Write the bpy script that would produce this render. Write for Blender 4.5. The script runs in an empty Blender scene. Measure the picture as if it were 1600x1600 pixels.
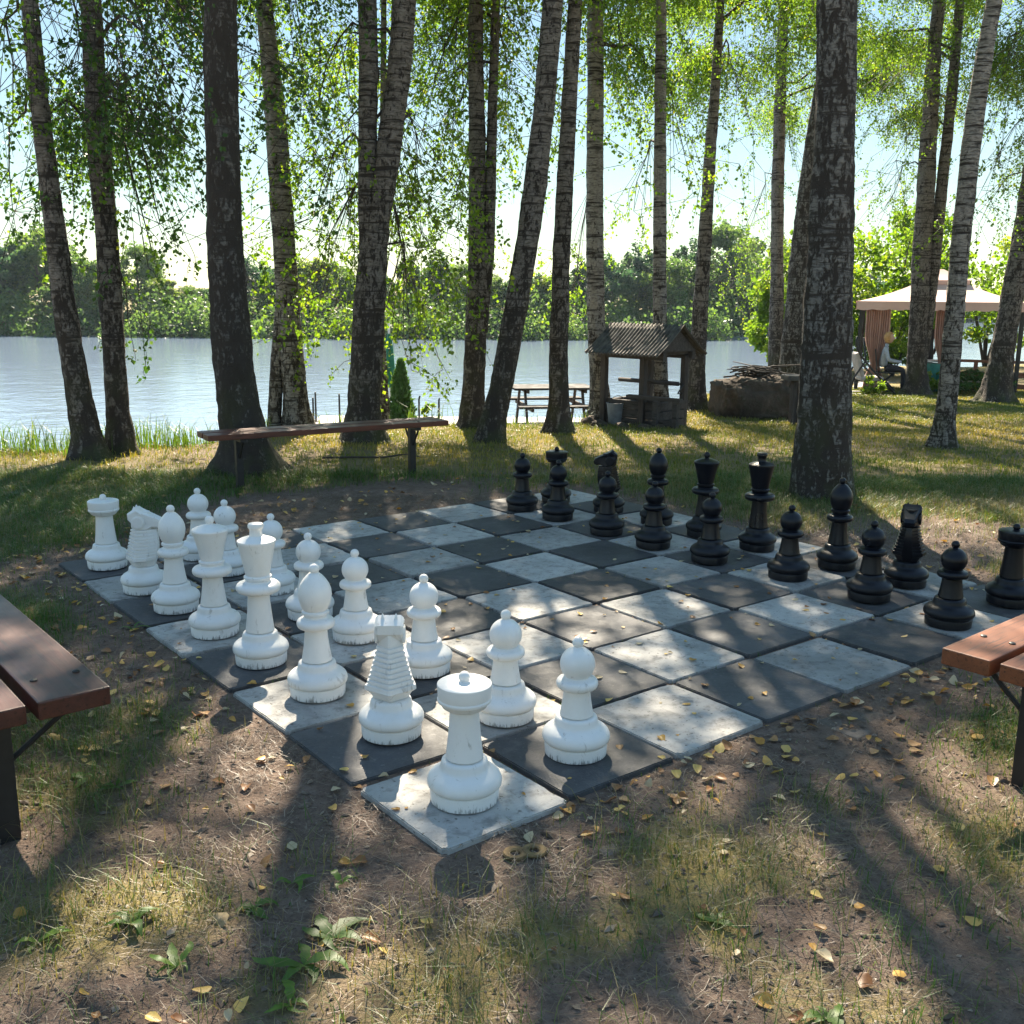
import bpy, bmesh, math, random
import numpy as np
from mathutils import Vector, Matrix, noise as mnoise
random.seed(7); RNG = np.random.default_rng(7)
sc = bpy.context.scene
COL = sc.collection
PI = math.pi

# ------------------------------------------------------------------ camera model (metres, board corner at the origin)
CAM = np.array([-1.50550038, -2.24157754, 1.57415501])
M = np.array([[0.7868937120902839, -0.6170284801580574, 0.008610490497717251],
              [0.12255337153781332, 0.16993681722591147, 0.97780476030537],
              [0.6047966244924721, 0.7683731728951532, -0.20934113350592823]])
F = 1605.254
FW = np.array([M[2][0], M[2][1]]); FW /= np.linalg.norm(FW)      # horizontal forward
RT = np.array([FW[1], -FW[0]])                                    # horizontal right
S = 0.5                                                           # slab pitch

cam = bpy.data.cameras.new("camera"); cam.sensor_width = 36; cam.lens = 36 * F / 1600
cam.clip_end = 5000; cam.clip_start = 0.05
camo = bpy.data.objects.new("camera", cam); COL.objects.link(camo)
camo.matrix_world = Matrix(((M[0][0], M[1][0], -M[2][0], CAM[0]), (M[0][1], M[1][1], -M[2][1], CAM[1]),
                            (M[0][2], M[1][2], -M[2][2], CAM[2]), (0, 0, 0, 1)))
sc.camera = camo

def ray(x, y): return M.T @ np.array([(x - 800) / F, -(y - 800) / F, 1.0])
def at(x, y, dep):                       # world point seen at pixel x,y at horizontal distance dep
    d = ray(x, y); return CAM + d * (dep / (d[:2] @ FW))
def at_z(x, y, z): d = ray(x, y); return CAM + d * ((z - CAM[2]) / d[2])
def ld(x, y):                            # lateral / forward distance of world x,y
    x = np.asarray(x) - CAM[0]; y = np.asarray(y) - CAM[1]
    return x * RT[0] + y * RT[1], x * FW[0] + y * FW[1]
def wxy(lat, dep): return CAM[0] + RT[0] * lat + FW[0] * dep, CAM[1] + RT[1] * lat + FW[1] * dep
def vis(P):                              # pixel + depth of world points (n,3)
    d = (np.atleast_2d(P) - CAM) @ M.T
    return 800 + F * d[:, 0] / d[:, 2], 800 - F * d[:, 1] / d[:, 2], d[:, 2]

# ------------------------------------------------------------------ noise + terrain
_tab = np.random.default_rng(3).random((256, 256))
def vn(x, y, s, o=0):
    x = np.asarray(x, float) * s + 37.3 + o * 17.7; y = np.asarray(y, float) * s + 91.1 + o * 5.3
    xi = np.floor(x).astype(int); yi = np.floor(y).astype(int); fx = x - xi; fy = y - yi
    fx = fx * fx * (3 - 2 * fx); fy = fy * fy * (3 - 2 * fy)
    g = lambda a, b: _tab[a % 256, b % 256]
    return (g(xi, yi) * (1 - fx) + g(xi + 1, yi) * fx) * (1 - fy) + (g(xi, yi + 1) * (1 - fx) + g(xi + 1, yi + 1) * fx) * fy
def fbm(x, y, s, o=0): return .5 * vn(x, y, s, o) + .3 * vn(x, y, s * 2.1, o + 1) + .2 * vn(x, y, s * 4.3, o + 2)
def sstep(a, b, x): t = np.clip((x - a) / (b - a), 0, 1); return t * t * (3 - 2 * t)
SH_L = np.array([-80, -30, -15, -5.2, -3.5, -2.8, -.9, .85, 1.3, 2.0, 4.2, 7.5, 12, 20, 60])
SH_D = np.array([2., 5, 8, 10.1, 11.2, 13.4, 13.9, 14.1, 16.0, 17.2, 22, 30, 33, 35, 42])
WATER = -1.5
def far_dep(lat): return np.interp(lat, [-300, -60, 0, 14, 22, 40, 300], [60, 68, 69, 72, 95, 150, 170])
def terr(x, y):
    lat, dep = ld(x, y)
    z = -.016 - .04 * np.clip(dep - 9, 0, 15)
    sh = np.interp(lat, SH_L, SH_D) + (vn(x, y, .8, 5) - .5) * .5
    z = z - sstep(0, 3.0, dep - sh) * 2.2
    fd = far_dep(lat) + (vn(x, y, .15, 9) - .5) * 4
    z = z + sstep(-1.5, 4, dep - fd) * 2.6
    z = z + sstep(10, 120, dep - fd) * 2.0
    z = z + (fbm(x, y, .7, 3) - .5) * .07 * sstep(6.5, 12, dep) * (dep < 60)
    b = (np.asarray(x) > -.1) & (np.asarray(x) < 4.1) & (np.asarray(y) > -.1) & (np.asarray(y) < 4.1)
    z = z + np.where(b, 0, (fbm(x, y, 2.3, 7) - .5) * .03 + (fbm(x, y, 9, 2) - .5) * .012)
    return z
def tz(x, y): return float(terr(np.array([x]), np.array([y]))[0])
def ground_px(px, py):                   # march the pixel ray onto the terrain
    d = ray(px, py); t = .5
    for i in range(6000):
        p = CAM + d * t
        if p[2] < tz(p[0], p[1]): break
        t += .01
    return p
def board_d(x, y):                       # distance outside the board
    dx = np.maximum(np.maximum(-x, x - 4), 0); dy = np.maximum(np.maximum(-y, y - 4), 0)
    return np.hypot(dx, dy)
GP = []
for (px, py, r0, am) in ((250, 1430, .22, .6), (60, 1440, .25, .6), (170, 1270, .16, .5), (1060, 1320, .20, .7), (1030, 1410, .14, .6), (1580, 1150, .22, .8), (1560, 1330, .25, .7), (1120, 1440, .08, .6), (330, 1110, .2, .45), (40, 850, .8, .9), (130, 780, .8, .9), (250, 745, .7, .8), (20, 960, .4, .5), (500, 1340, .12, .5), (640, 1590, .18, .5), (420, 1560, .15, .5), (870, 1480, .14, .4), (100, 1120, .2, .4), (230, 940, .25, .4), (1420, 1560, .12, .3)):
    q = at_z(px, py, -.02); GP.append((q[0], q[1], r0, am))
def grassiness(x, y):
    lat, dep = ld(x, y)
    n = fbm(x, y, 1.1, 11); n2 = fbm(x, y, .45, 15)
    near = sstep(.5, .66, n) * .55 + .07
    near = np.where(lat < -.2, near + .12, near)
    near = near + .35 * sstep(.8, 1.4, lat - .12 * dep) * (dep < 4.2)
    for (qx, qy, r0, am) in GP: near = near + am * np.exp(-((x - qx) ** 2 + (y - qy) ** 2) / r0 ** 2)
    lawn = .55 + .6 * (n2 - .3)
    w = sstep(6.3, 8.6, dep + 1.2 * (n - .5))
    g = near * (1 - w) + lawn * w
    dirt = np.exp(-(((x - 2.3) / 1.5) ** 2 + ((y - 4.65) / .55) ** 2))         # worn strip before the far bench
    g = g - dirt * 1.0
    bd = board_d(x, y)
    g = g * (.12 + .88 * sstep(.1, .55, bd + .35 * (n - .5)))
    sh = np.interp(lat, SH_L, SH_D)
    g = np.where(dep > sh + .2, .8, g)
    return np.clip(np.where(bd <= 0.0, 0, g), 0, 1)

# ------------------------------------------------------------------ object helpers
def link(o, parent=None):
    COL.objects.link(o)
    if parent is not None: o.parent = parent
    return o
def tag(o, label=None, cat=None, group=None, kind=None):
    if label: o["label"] = label
    if cat: o["category"] = cat
    if group: o["group"] = group
    if kind: o["kind"] = kind
    return o
def empty(name, loc=(0, 0, 0), rz=0, **k):
    o = bpy.data.objects.new(name, None); o.location = [float(v) for v in loc]; o.rotation_euler = (0, 0, rz); o.empty_display_size = .1
    return tag(link(o), **k)
def np_mesh(name, V, faces, mat, smooth=False, rnd=None, sharp=None):
    """faces: list of (n,k) int arrays"""
    me = bpy.data.meshes.new(name); V = np.asarray(V, np.float32)
    me.vertices.add(len(V)); me.vertices.foreach_set("co", V.ravel())
    faces = [np.asarray(f, np.int32) for f in faces if len(f)]
    nl = sum(f.size for f in faces); npoly = sum(len(f) for f in faces)
    me.loops.add(nl); me.polygons.add(npoly)
    me.loops.foreach_set("vertex_index", np.concatenate([f.ravel() for f in faces]))
    tot = np.concatenate([np.full(len(f), f.shape[1], np.int32) for f in faces])
    st = np.concatenate([[0], np.cumsum(tot)[:-1]]).astype(np.int32)
    me.polygons.foreach_set("loop_start", st); me.polygons.foreach_set("loop_total", tot)
    me.polygons.foreach_set("use_smooth", np.full(npoly, smooth, bool))
    if rnd is not None:
        a = me.attributes.new("rnd", 'FLOAT', 'POINT'); a.data.foreach_set("value", np.asarray(rnd, np.float32))
    me.update(calc_edges=True); me.validate()
    if mat: me.materials.append(mat)
    return me
def obj(name, me, parent=None, loc=None, **k):
    o = bpy.data.objects.new(name, me)
    if loc is not None: o.location = [float(v) for v in loc]
    return tag(link(o, parent), **k)
class MB:
    """mesh builder collecting primitive shapes into one mesh"""
    def __init__(s): s.V = []; s.Fc = []
    def add(s, V, Fs):
        b = len(s.V); s.V += [tuple(v) for v in V]; s.Fc += [tuple(i + b for i in f) for f in Fs]; return s
    def box(s, c, size, rot=None, bev=0.0, taper=1.0):
        bm = bmesh.new(); bmesh.ops.create_cube(bm, size=1)
        for v in bm.verts:
            v.co = Vector((v.co.x * size[0], v.co.y * size[1], v.co.z * size[2]))
            if v.co.z > 0: v.co.x *= taper; v.co.y *= taper
        if bev: bmesh.ops.bevel(bm, geom=bm.edges[:], offset=bev, segments=2, affect='EDGES', profile=.6)
        R = rot if rot is not None else Matrix.Identity(3)
        bm.verts.ensure_lookup_table()
        s.add([R @ v.co + Vector([float(q) for q in c]) for v in bm.verts], [[v.index for v in f.verts] for f in bm.faces]); bm.free(); return s
    def bar(s, a, b, w, h, bev=0.0, up=(0, 0, 1)):
        a = Vector([float(q) for q in a]); b = Vector([float(q) for q in b]); d = (b - a); L = d.length; d.normalize()
        u = Vector(up)
        if abs(d.dot(u)) > .98: u = Vector((0, 1, 0))
        x = d; y = u.cross(x).normalized(); z = x.cross(y)
        R = Matrix((x, y, z)).transposed()
        return s.box((a + b) / 2, (L, w, h), R, bev)
    def tube(s, pts, r, n=8, cap=True):
        pts = [Vector([float(q) for q in p]) for p in pts]; r = r if hasattr(r, '__len__') else [r] * len(pts)
        b = len(s.V); prev = None
        for i, p in enumerate(pts):
            t = (pts[min(i + 1, len(pts) - 1)] - pts[max(i - 1, 0)]).normalized()
            if prev is None: x = t.orthogonal().normalized()
            else: x = (prev - t * prev.dot(t)).normalized()
            prev = x; y = t.cross(x)
            for k in range(n):
                a = 2 * PI * k / n; s.V.append(tuple(p + (x * math.cos(a) + y * math.sin(a)) * r[i]))
        for i in range(len(pts) - 1):
            for k in range(n):
                k2 = (k + 1) % n; s.Fc.append((b + i * n + k, b + i * n + k2, b + (i + 1) * n + k2, b + (i + 1) * n + k))
        if cap:
            s.Fc.append(tuple(b + k for k in range(n - 1, -1, -1))); e = b + (len(pts) - 1) * n; s.Fc.append(tuple(e + k for k in range(n)))
        return s
    def lathe(s, prof, n=40, c=(0, 0, 0)):
        b = len(s.V); idx = []
        for r, z in prof:
            if r < 1e-5: idx.append([len(s.V)]); s.V.append((c[0], c[1], c[2] + z))
            else:
                idx.append([len(s.V) + k for k in range(n)])
                for k in range(n): a = 2 * PI * k / n; s.V.append((c[0] + r * math.cos(a), c[1] + r * math.sin(a), c[2] + z))
        for A, B in zip(idx[:-1], idx[1:]):
            for k in range(n):
                k2 = (k + 1) % n
                if len(A) == 1 and len(B) == 1: continue
                if len(A) == 1: s.Fc.append((A[0], B[k2], B[k]))
                elif len(B) == 1: s.Fc.append((A[k], A[k2], B[0]))
                else: s.Fc.append((A[k], A[k2], B[k2], B[k]))
        return s
    def mesh(s, name, mat, smooth=False, angle=None):
        me = bpy.data.meshes.new(name); me.from_pydata(s.V, [], s.Fc); me.update()
        if mat: me.materials.append(mat)
        if smooth or angle:
            for p in me.polygons: p.use_smooth = True
            if angle:
                bm = bmesh.new(); bm.from_mesh(me)
                for e in bm.edges:
                    if len(e.link_faces) == 2 and e.calc_face_angle(0) > angle: e.smooth = False
                bm.to_mesh(me); bm.free()
        return me
    def build(s, name, mat, parent=None, smooth=False, angle=None, loc=None, **k):
        return obj(name, s.mesh(name, mat, smooth, angle), parent, loc, **k)

# ------------------------------------------------------------------ materials
class NT:
    def __init__(s, name):
        s.m = bpy.data.materials.new(name); s.m.use_nodes = True; s.t = s.m.node_tree; s.t.nodes.clear()
        s.out = s.n('ShaderNodeOutputMaterial')
    def n(s, typ, **k):
        o = s.t.nodes.new(typ)
        for a, v in k.items(): setattr(o, a, v)
        return o
    def l(s, a, b): s.t.links.new(a, b)
    def set(s, node, **k):
        for a, v in k.items():
            a = a.replace('_', ' ')
            if hasattr(v, 'is_output'): s.l(v, node.inputs[a])
            else: node.inputs[a].default_value = v
        return node
    def coord(s, scale=(1, 1, 1), kind='Object', loc=(0, 0, 0), perobj=False):
        tc = s.n('ShaderNodeTexCoord'); mp = s.n('ShaderNodeMapping'); s.l(tc.outputs[kind], mp.inputs[0])
        mp.inputs['Scale'].default_value = scale
        if perobj:
            oi = s.n('ShaderNodeObjectInfo'); mu = s.n('ShaderNodeMath', operation='MULTIPLY'); s.l(oi.outputs['Random'], mu.inputs[0]); mu.inputs[1].default_value = 57.0
            s.l(mu.outputs[0], mp.inputs['Location'])
        else: mp.inputs['Location'].default_value = loc
        return mp.outputs[0]
    def noise(s, co, scale, detail=4, rough=.55, dist=0):
        x = s.n('ShaderNodeTexNoise'); s.l(co, x.inputs['Vector']); s.set(x, Scale=scale, Detail=detail, Roughness=rough, Distortion=dist); return x.outputs['Fac']
    def ramp(s, f, stops):
        r = s.n('ShaderNodeValToRGB'); s.l(f, r.inputs[0]); e = r.color_ramp.elements
        for i, (p, c) in enumerate(stops):
            x = e[i] if i < 2 else e.new(p)
            x.position = p; x.color = (c, c, c, 1) if not hasattr(c, '__len__') else (*c, 1)
        return r.outputs[0]
    def mix(s, f, a, b, typ='MIX'):
        x = s.n('ShaderNodeMix', data_type='RGBA', blend_type=typ)
        for sock, v in ((x.inputs[0], f), (x.inputs[6], a), (x.inputs[7], b)):
            if hasattr(v, 'is_output'): s.l(v, sock)
            else: sock.default_value = v if not hasattr(v, '__len__') else (*v, 1)
        return x.outputs[2]
    def math(s, op, a, b=0.0):
        x = s.n('ShaderNodeMath', operation=op)
        for i, v in enumerate((a, b)):
            if hasattr(v, 'is_output'): s.l(v, x.inputs[i])
            else: x.inputs[i].default_value = v
        return x.outputs[0]
    def bump(s, h, strength=.3, dist=.01):
        b = s.n('ShaderNodeBump'); s.l(h, b.inputs['Height']); b.inputs['Strength'].default_value = strength; b.inputs['Distance'].default_value = dist; return b.outputs[0]
    def bsdf(s, color, rough=.7, normal=None, spec=.5, coat=0, **k):
        p = s.n('ShaderNodeBsdfPrincipled')
        if hasattr(color, 'is_output'): s.l(color, p.inputs['Base Color'])
        else: p.inputs['Base Color'].default_value = (*color, 1)
        if hasattr(rough, 'is_output'): s.l(rough, p.inputs['Roughness'])
        else: p.inputs['Roughness'].default_value = rough
        p.inputs['Specular IOR Level'].default_value = spec; p.inputs['Coat Weight'].default_value = coat
        for a, v in k.items(): p.inputs[a.replace('_', ' ')].default_value = v
        if normal is not None: s.l(normal, p.inputs['Normal'])
        return p.outputs[0]
    def done(s, sh): s.l(sh, s.out.inputs['Surface']); return s.m

def simple(name, c, rough=.6, var=.25, scale=12, bump=.15, spec=.5, stretch=(1, 1, 1), metallic=0):
    t = NT(name); co = t.coord(stretch); n = t.noise(co, scale, 5)
    d = tuple(v * (1 - var) for v in c); e = tuple(min(1, v * (1 + var)) for v in c)
    return t.done(t.bsdf(t.ramp(n, [(.3, d), (.7, e)]), rough, t.bump(n, bump, .004), spec, Metallic=metallic))
def leaf_mat(name, stops, trans=.5, tcol=(1.6, 1.5, .5)):
    t = NT(name); a = t.n('ShaderNodeAttribute', attribute_name='rnd')
    c = t.ramp(a.outputs['Fac'], stops)
    p = t.bsdf(c, .45, spec=.35)
    tr = t.n('ShaderNodeBsdfTranslucent'); t.l(t.mix(1.0, c, tcol, 'MULTIPLY'), tr.inputs[0])
    mx = t.n('ShaderNodeMixShader'); mx.inputs[0].default_value = trans; t.l(p, mx.inputs[1]); t.l(tr.outputs[0], mx.inputs[2])
    return t.done(mx.outputs[0])
MAT = {}
MAT['leaf'] = leaf_mat('birch_leaf', [(0, (.045, .085, .014)), (.5, (.075, .13, .022)), (.85, (.11, .165, .03)), (1, (.20, .21, .035))], .6, (2.9, 2.9, .8))
MAT['leaf_dark'] = leaf_mat('dark_leaf', [(0, (.025, .06, .014)), (.6, (.045, .095, .02)), (1, (.08, .13, .025))], .45, (1.8, 1.9, .7))
MAT['leaf_bright'] = leaf_mat('bright_leaf', [(0, (.07, .13, .015)), (.6, (.11, .18, .025)), (1, (.19, .23, .035))], .55, (2.0, 2.05, .55))
MAT['far_leaf'] = leaf_mat('far_leaf', [(0, (.05, .09, .035)), (.6, (.085, .14, .045)), (1, (.13, .17, .05))], .5, (1.9, 2.0, 1.0))
MAT['far_leaf_dark'] = leaf_mat('far_leaf_dark', [(0, (.03, .07, .04)), (.6, (.055, .105, .055)), (1, (.085, .13, .055))], .45, (1.6, 1.8, 1.1))
MAT['far_leaf_pale'] = leaf_mat('far_leaf_pale', [(0, (.06, .10, .03)), (.6, (.095, .15, .04)), (1, (.15, .18, .05))], .5, (2.2, 2.1, .8))
MAT['thuja'] = leaf_mat('thuja_leaf', [(0, (.04, .10, .015)), (1, (.09, .17, .03))], .3, (1.3, 1.4, .6))
MAT['grass'] = leaf_mat('grass_blade', [(0, (.045, .11, .02)), (.5, (.075, .145, .032)), (.75, (.16, .155, .065)), (1, (.28, .23, .13))], .35, (1.6, 1.5, .5))
MAT['lawn'] = leaf_mat('lawn_blade', [(0, (.07, .12, .02)), (.45, (.13, .155, .03)), (.75, (.24, .205, .055)), (1, (.33, .26, .10))], .35, (1.6, 1.5, .5))
MAT['reed'] = leaf_mat('reed_blade', [(0, (.045, .10, .02)), (.6, (.085, .15, .03)), (1, (.21, .19, .08))], .4, (1.8, 1.7, .5))
MAT['straw'] = leaf_mat('straw', [(0, (.11, .08, .058)), (.6, (.21, .16, .115)), (1, (.36, .29, .215))], .15, (1, 1, .9))
MAT['weed'] = leaf_mat('weed_leaf', [(0, (.05, .11, .02)), (.6, (.09, .17, .03)), (1, (.17, .27, .04))], .4, (1.7, 1.6, .5))
MAT['fallen_yellow'] = leaf_mat('fallen_yellow_leaf', [(0, (.42, .22, .045)), (.5, (.58, .35, .09)), (1, (.62, .46, .14))], .2, (1.2, 1, .6))
MAT['fallen_brown'] = leaf_mat('fallen_brown_leaf', [(0, (.16, .07, .025)), (.5, (.27, .125, .04)), (1, (.38, .23, .10))], .15, (1.2, 1, .6))
MAT['fallen_pale'] = leaf_mat('fallen_pale_leaf', [(0, (.36, .27, .15)), (1, (.52, .43, .27))], .15, (1, 1, .8))

def bark(name, dark=(.03, .024, .019), white=(.40, .36, .31), whiteness=.5, moss=0.0):
    t = NT(name)
    co = t.coord((1, 1, 1), perobj=False)
    z = t.n('ShaderNodeSeparateXYZ'); t.l(co, z.inputs[0])
    base = t.math('MULTIPLY', z.outputs['Z'], .22)                      # old furrowed foot, paler above
    base = t.math('MINIMUM', base, .25 if name.startswith('old') else .75)
    rough = t.noise(t.coord((1, 1, .4)), 13, 6, .62, .8)
    flake = t.noise(t.coord((1, 1, .55)), 40, 4, .6, .5)
    ring = t.noise(t.coord((.8, .8, 9)), 3.2, 5, .6, .3)
    fine = t.noise(t.coord((1, 1, 5)), 18, 4, .6)
    w = t.math('ADD', t.math('MULTIPLY', rough, .55), t.math('MULTIPLY', flake, .45))
    w = t.math('ADD', w, t.math('MULTIPLY', base, .16))
    w = t.math('ADD', w, whiteness * .16 - .13)
    f1 = t.ramp(w, [(.485, 0.0), (.545, 1.0)])
    dash = t.ramp(ring, [(.40, 0.0), (.47, 1.0)])
    dash2 = t.ramp(fine, [(.36, .45), (.5, 1.0)])
    f = t.math('MULTIPLY', f1, t.math('MULTIPLY', dash, dash2))
    wc = t.mix(flake, tuple(v * .55 for v in white), white)
    dc = t.mix(rough, tuple(v * .6 for v in dark), tuple(v * 2.0 for v in dark))
    c = t.mix(f, dc, wc)
    if moss:
        mm = t.math('MULTIPLY', t.ramp(t.noise(co, 3, 4), [(.42, 0.0), (.6, 1.0)]), t.ramp(z.outputs['Z'], [(.0, 1.0), (1.0, 0.0)]))
        c = t.mix(t.math('MULTIPLY', mm, moss), c, (.06, .075, .02))
    h = t.math('ADD', t.math('MULTIPLY', f, .6), t.math('ADD', t.math('MULTIPLY', rough, .8), t.math('MULTIPLY', fine, .35)))
    return t.done(t.bsdf(c, .85, t.bump(h, .9, .025), .25))
MAT['bark_old'] = bark('old_birch_bark', whiteness=.6, white=(.27, .25, .22), moss=.5)
MAT['bark_dark'] = bark('old_dark_birch_bark', whiteness=.38, white=(.21, .19, .165), moss=.5)
MAT['bark_mid'] = bark('birch_bark', whiteness=.55, white=(.27, .235, .20), moss=.6)
MAT['bark_pale'] = bark('pale_birch_bark', whiteness=.85, white=(.37, .335, .29), moss=.3)
MAT['twig'] = simple('twig_bark', (.05, .038, .028), .8, .3, 30)
MAT['far_bark'] = simple('far_bark', (.10, .085, .07), .9)

def slab_mat(name, a, b, wear, speck):
    t = NT(name)
    co = t.coord((1, 1, 1), perobj=True)
    n1 = t.noise(co, 3.5, 6, .6, .4); n2 = t.noise(co, 55, 3, .6); n3 = t.noise(co, 18, 5, .65, .2); n4 = t.noise(co, 160, 2, .5)
    c = t.ramp(n1, [(.3, a), (.72, b)])
    c = t.mix(t.math('MULTIPLY', t.ramp(n3, [(.5, 0.0), (.68, 1.0)]), .7), c, wear)
    c = t.mix(t.math('MULTIPLY', t.ramp(n2, [(.62, 0.0), (.70, 1.0)]), .75), c, speck)
    oi = t.n('ShaderNodeObjectInfo'); vr = t.ramp(oi.outputs['Random'], [(0, .78), (1, 1.12)]); c = t.mix(1.0, c, vr, 'MULTIPLY')
    sg = t.ramp(t.noise(co, 1.6, 5, .65, .8), [(.42, 1.0), (.6, .72)]); c = t.mix(1.0, c, sg, 'MULTIPLY')
    h = t.math('ADD', t.math('MULTIPLY', n2, .5), t.math('ADD', n3, t.math('MULTIPLY', n4, .6)))
    return t.done(t.bsdf(c, t.ramp(n3, [(.3, .55), (.7, .8)]), t.bump(h, .35, .006), .4))
MAT['slab_pale'] = slab_mat('pale_slab', (.32, .31, .285), (.51, .495, .46), (.20, .185, .165), (.07, .06, .05))
MAT['slab_dark'] = slab_mat('dark_slab', (.05, .05, .052), (.10, .099, .10), (.135, .128, .12), (.15, .145, .135))
MAT['stone_edge'] = slab_mat('edge_paver', (.13, .10, .078), (.23, .185, .15), (.10, .076, .056), (.06, .046, .035))

def piece_mat(name, c, rough, dirt=None):
    t = NT(name); co = t.coord((1, 1, 1), perobj=False)
    n = t.noise(t.coord((1, 1, 1), perobj=True), 9, 4)
    col = t.ramp(n, [(.3, tuple(v * .93 for v in c)), (.7, c)])
    if dirt:
        z = t.n('ShaderNodeSeparateXYZ'); t.l(co, z.inputs[0])
        st = t.noise(t.coord((1, 1, .16), perobj=True), 120, 5, .7); sp = t.noise(t.coord((1, 1, .6), perobj=True), 30, 5, .7)
        hgt = t.n('ShaderNodeMapRange'); t.l(z.outputs['Z'], hgt.inputs[0])
        for i, v in ((1, 0.0), (2, .055), (3, .13), (4, -.15)): hgt.inputs[i].default_value = v
        q = t.math('ADD', t.math('ADD', t.math('MULTIPLY', st, .6), t.math('MULTIPLY', sp, .4)), hgt.outputs[0])
        col = t.mix(t.math('MULTIPLY', t.ramp(q, [(.56, 0.0), (.66, 1.0)]), .8), col, dirt)
        g = t.noise(t.coord((1, 1, 1), perobj=True), 5, 4); col = t.mix(t.math('MULTIPLY', t.ramp(g, [(.45, 0.0), (.75, 1.0)]), .3), col, tuple(v * .72 for v in c))
    sc_ = t.noise(t.coord((1, 1, .35), perobj=True), 28, 6, .7, .6); gm = t.noise(t.coord((1, 1, .6), perobj=True), 7, 5, .65)
    col = t.mix(t.math('MULTIPLY', t.ramp(gm, [(.5, 0.0), (.75, 1.0)]), .35), col, (c[0] * .78, c[1] * .74, c[2] * .64) if c[0] > .3 else (.008, .008, .008))
    col = t.mix(t.math('MULTIPLY', t.ramp(sc_, [(.60, 0.0), (.70, 1.0)]), .55), col, (.22, .19, .15) if c[0] > .3 else (.014, .013, .012))
    return t.done(t.bsdf(col, t.ramp(gm, [(.3, rough), (.7, rough + .2)]), t.bump(t.math('ADD', n, t.math('MULTIPLY', sc_, .3)), .08, .003), .45 if c[0] > .3 else .32))
MAT['white_plastic'] = piece_mat('white_plastic', (.78, .77, .74), .34)
MAT['white_base'] = piece_mat('white_plastic_dirty', (.77, .76, .73), .38, (.05, .042, .034))
MAT['black_plastic'] = piece_mat('black_plastic', (.003, .0038, .0075), .24)
MAT['black_base'] = piece_mat('black_plastic_dusty', (.0045, .005, .0085), .28, (.018, .016, .014))
MAT['seam'] = simple('dark_seam', (.02, .018, .016), .9)

def wood(name, a, b, rough=.5, axis=0, coat=0):
    t = NT(name); sc_ = [14, 14, 14]; sc_[axis] = .9
    n = t.noise(t.coord(tuple(sc_)), 1.6, 6, .6, .6); n2 = t.noise(t.coord((1, 1, 1)), 6, 4); sc2 = [40, 40, 40]; sc2[axis] = 2
    n3 = t.noise(t.coord(tuple(sc2)), 2, 3)
    c = t.ramp(n, [(.3, a), (.7, b)])
    c = t.mix(t.math('MULTIPLY', t.ramp(n3, [(.34, 1.0), (.42, 0.0)]), .85), c, tuple(v * .3 for v in a))
    cr_ = t.noise(t.coord(tuple(v * .35 for v in sc2)), 2.3, 2, .5, 1.2); c = t.mix(t.math('MULTIPLY', t.ramp(cr_, [(.485, 0.0), (.5, 1.0), (.515, 0.0)]), .7), c, (.012, .008, .006))
    c = t.mix(t.math('MULTIPLY', t.ramp(n2, [(.5, 0.0), (.7, 1.0)]), .25), c, tuple(min(1, v * 1.5) for v in b))
    return t.done(t.bsdf(c, t.ramp(n2, [(.3, rough), (.7, rough + .2)]), t.bump(n, .25, .004), .5, coat))
MAT['bench_red'] = wood('bench_redwood', (.075, .020, .010), (.15, .042, .02), .36)
MAT['bench_maroon'] = wood('bench_maroon', (.042, .012, .0085), (.085, .025, .017), .3)
MAT['bench_orange'] = wood('bench_orange_wood', (.13, .038, .013), (.22, .068, .024), .36)
MAT['old_wood'] = wood('weathered_wood', (.032, .025, .02), (.08, .062, .05), .8, 2)
MAT['old_wood_x'] = wood('weathered_board', (.032, .026, .022), (.085, .07, .06), .8, 0)
MAT['table_wood'] = wood('table_wood', (.014, .012, .010), (.036, .03, .026), .75, 0)
MAT['rail_wood'] = wood('rail_wood', (.16, .055, .025), (.26, .10, .045), .55, 0)
MAT['steel'] = simple('black_steel', (.014, .013, .013), .5, .3, 30, .1)
MAT['roof_sheet'] = simple('lichened_roof_sheet', (.075, .066, .055), .85, .7, 9, .5)
MAT['grey_plastic'] = simple('grey_plastic', (.16, .17, .18), .5)
MAT['rock'] = None
def rock_mat():
    t = NT('mossy_rock'); co = t.coord(); n = t.noise(co, 3, 8, .65, .5); n2 = t.noise(co, 16, 6, .65)
    c = t.ramp(n, [(.3, (.04, .03, .023)), (.55, (.085, .062, .045)), (.75, (.15, .115, .085))])
    c = t.mix(t.math('MULTIPLY', t.ramp(n2, [(.5, 0.0), (.65, 1.0)]), .7), c, (.05, .05, .03))
    return t.done(t.bsdf(c, .9, t.bump(t.math('ADD', n, n2), .8, .05), .25))
MAT['rock'] = rock_mat()
MAT['concrete'] = slab_mat('dock_concrete', (.34, .31, .28), (.5, .46, .42), (.25, .23, .2), (.15, .13, .12))
MAT['canopy'] = simple('pink_canvas', (.62, .42, .36), .8, .06, 4, .1)
MAT['curtain'] = simple('terracotta_curtain', (.52, .32, .26), .85, .1, 6, .1)
MAT['green_cloth'] = simple('green_cloth', (.02, .16, .09), .8)
MAT['teal'] = simple('teal_plastic', (.03, .20, .17), .5)
MAT['white_paint'] = simple('white_paint', (.7, .69, .66), .5)
MAT['cushion'] = simple('grey_cushion', (.42, .38, .36), .85)
MAT['skin'] = simple('skin', (.55, .33, .24), .55, .06)
MAT['hair'] = simple('blond_hair', (.48, .27, .10), .6, .3, 40)
MAT['hair_dark'] = simple('brown_hair', (.16, .07, .035), .6, .3, 40)
MAT['grey_shirt'] = simple('grey_shirt', (.38, .42, .47), .85)
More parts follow.
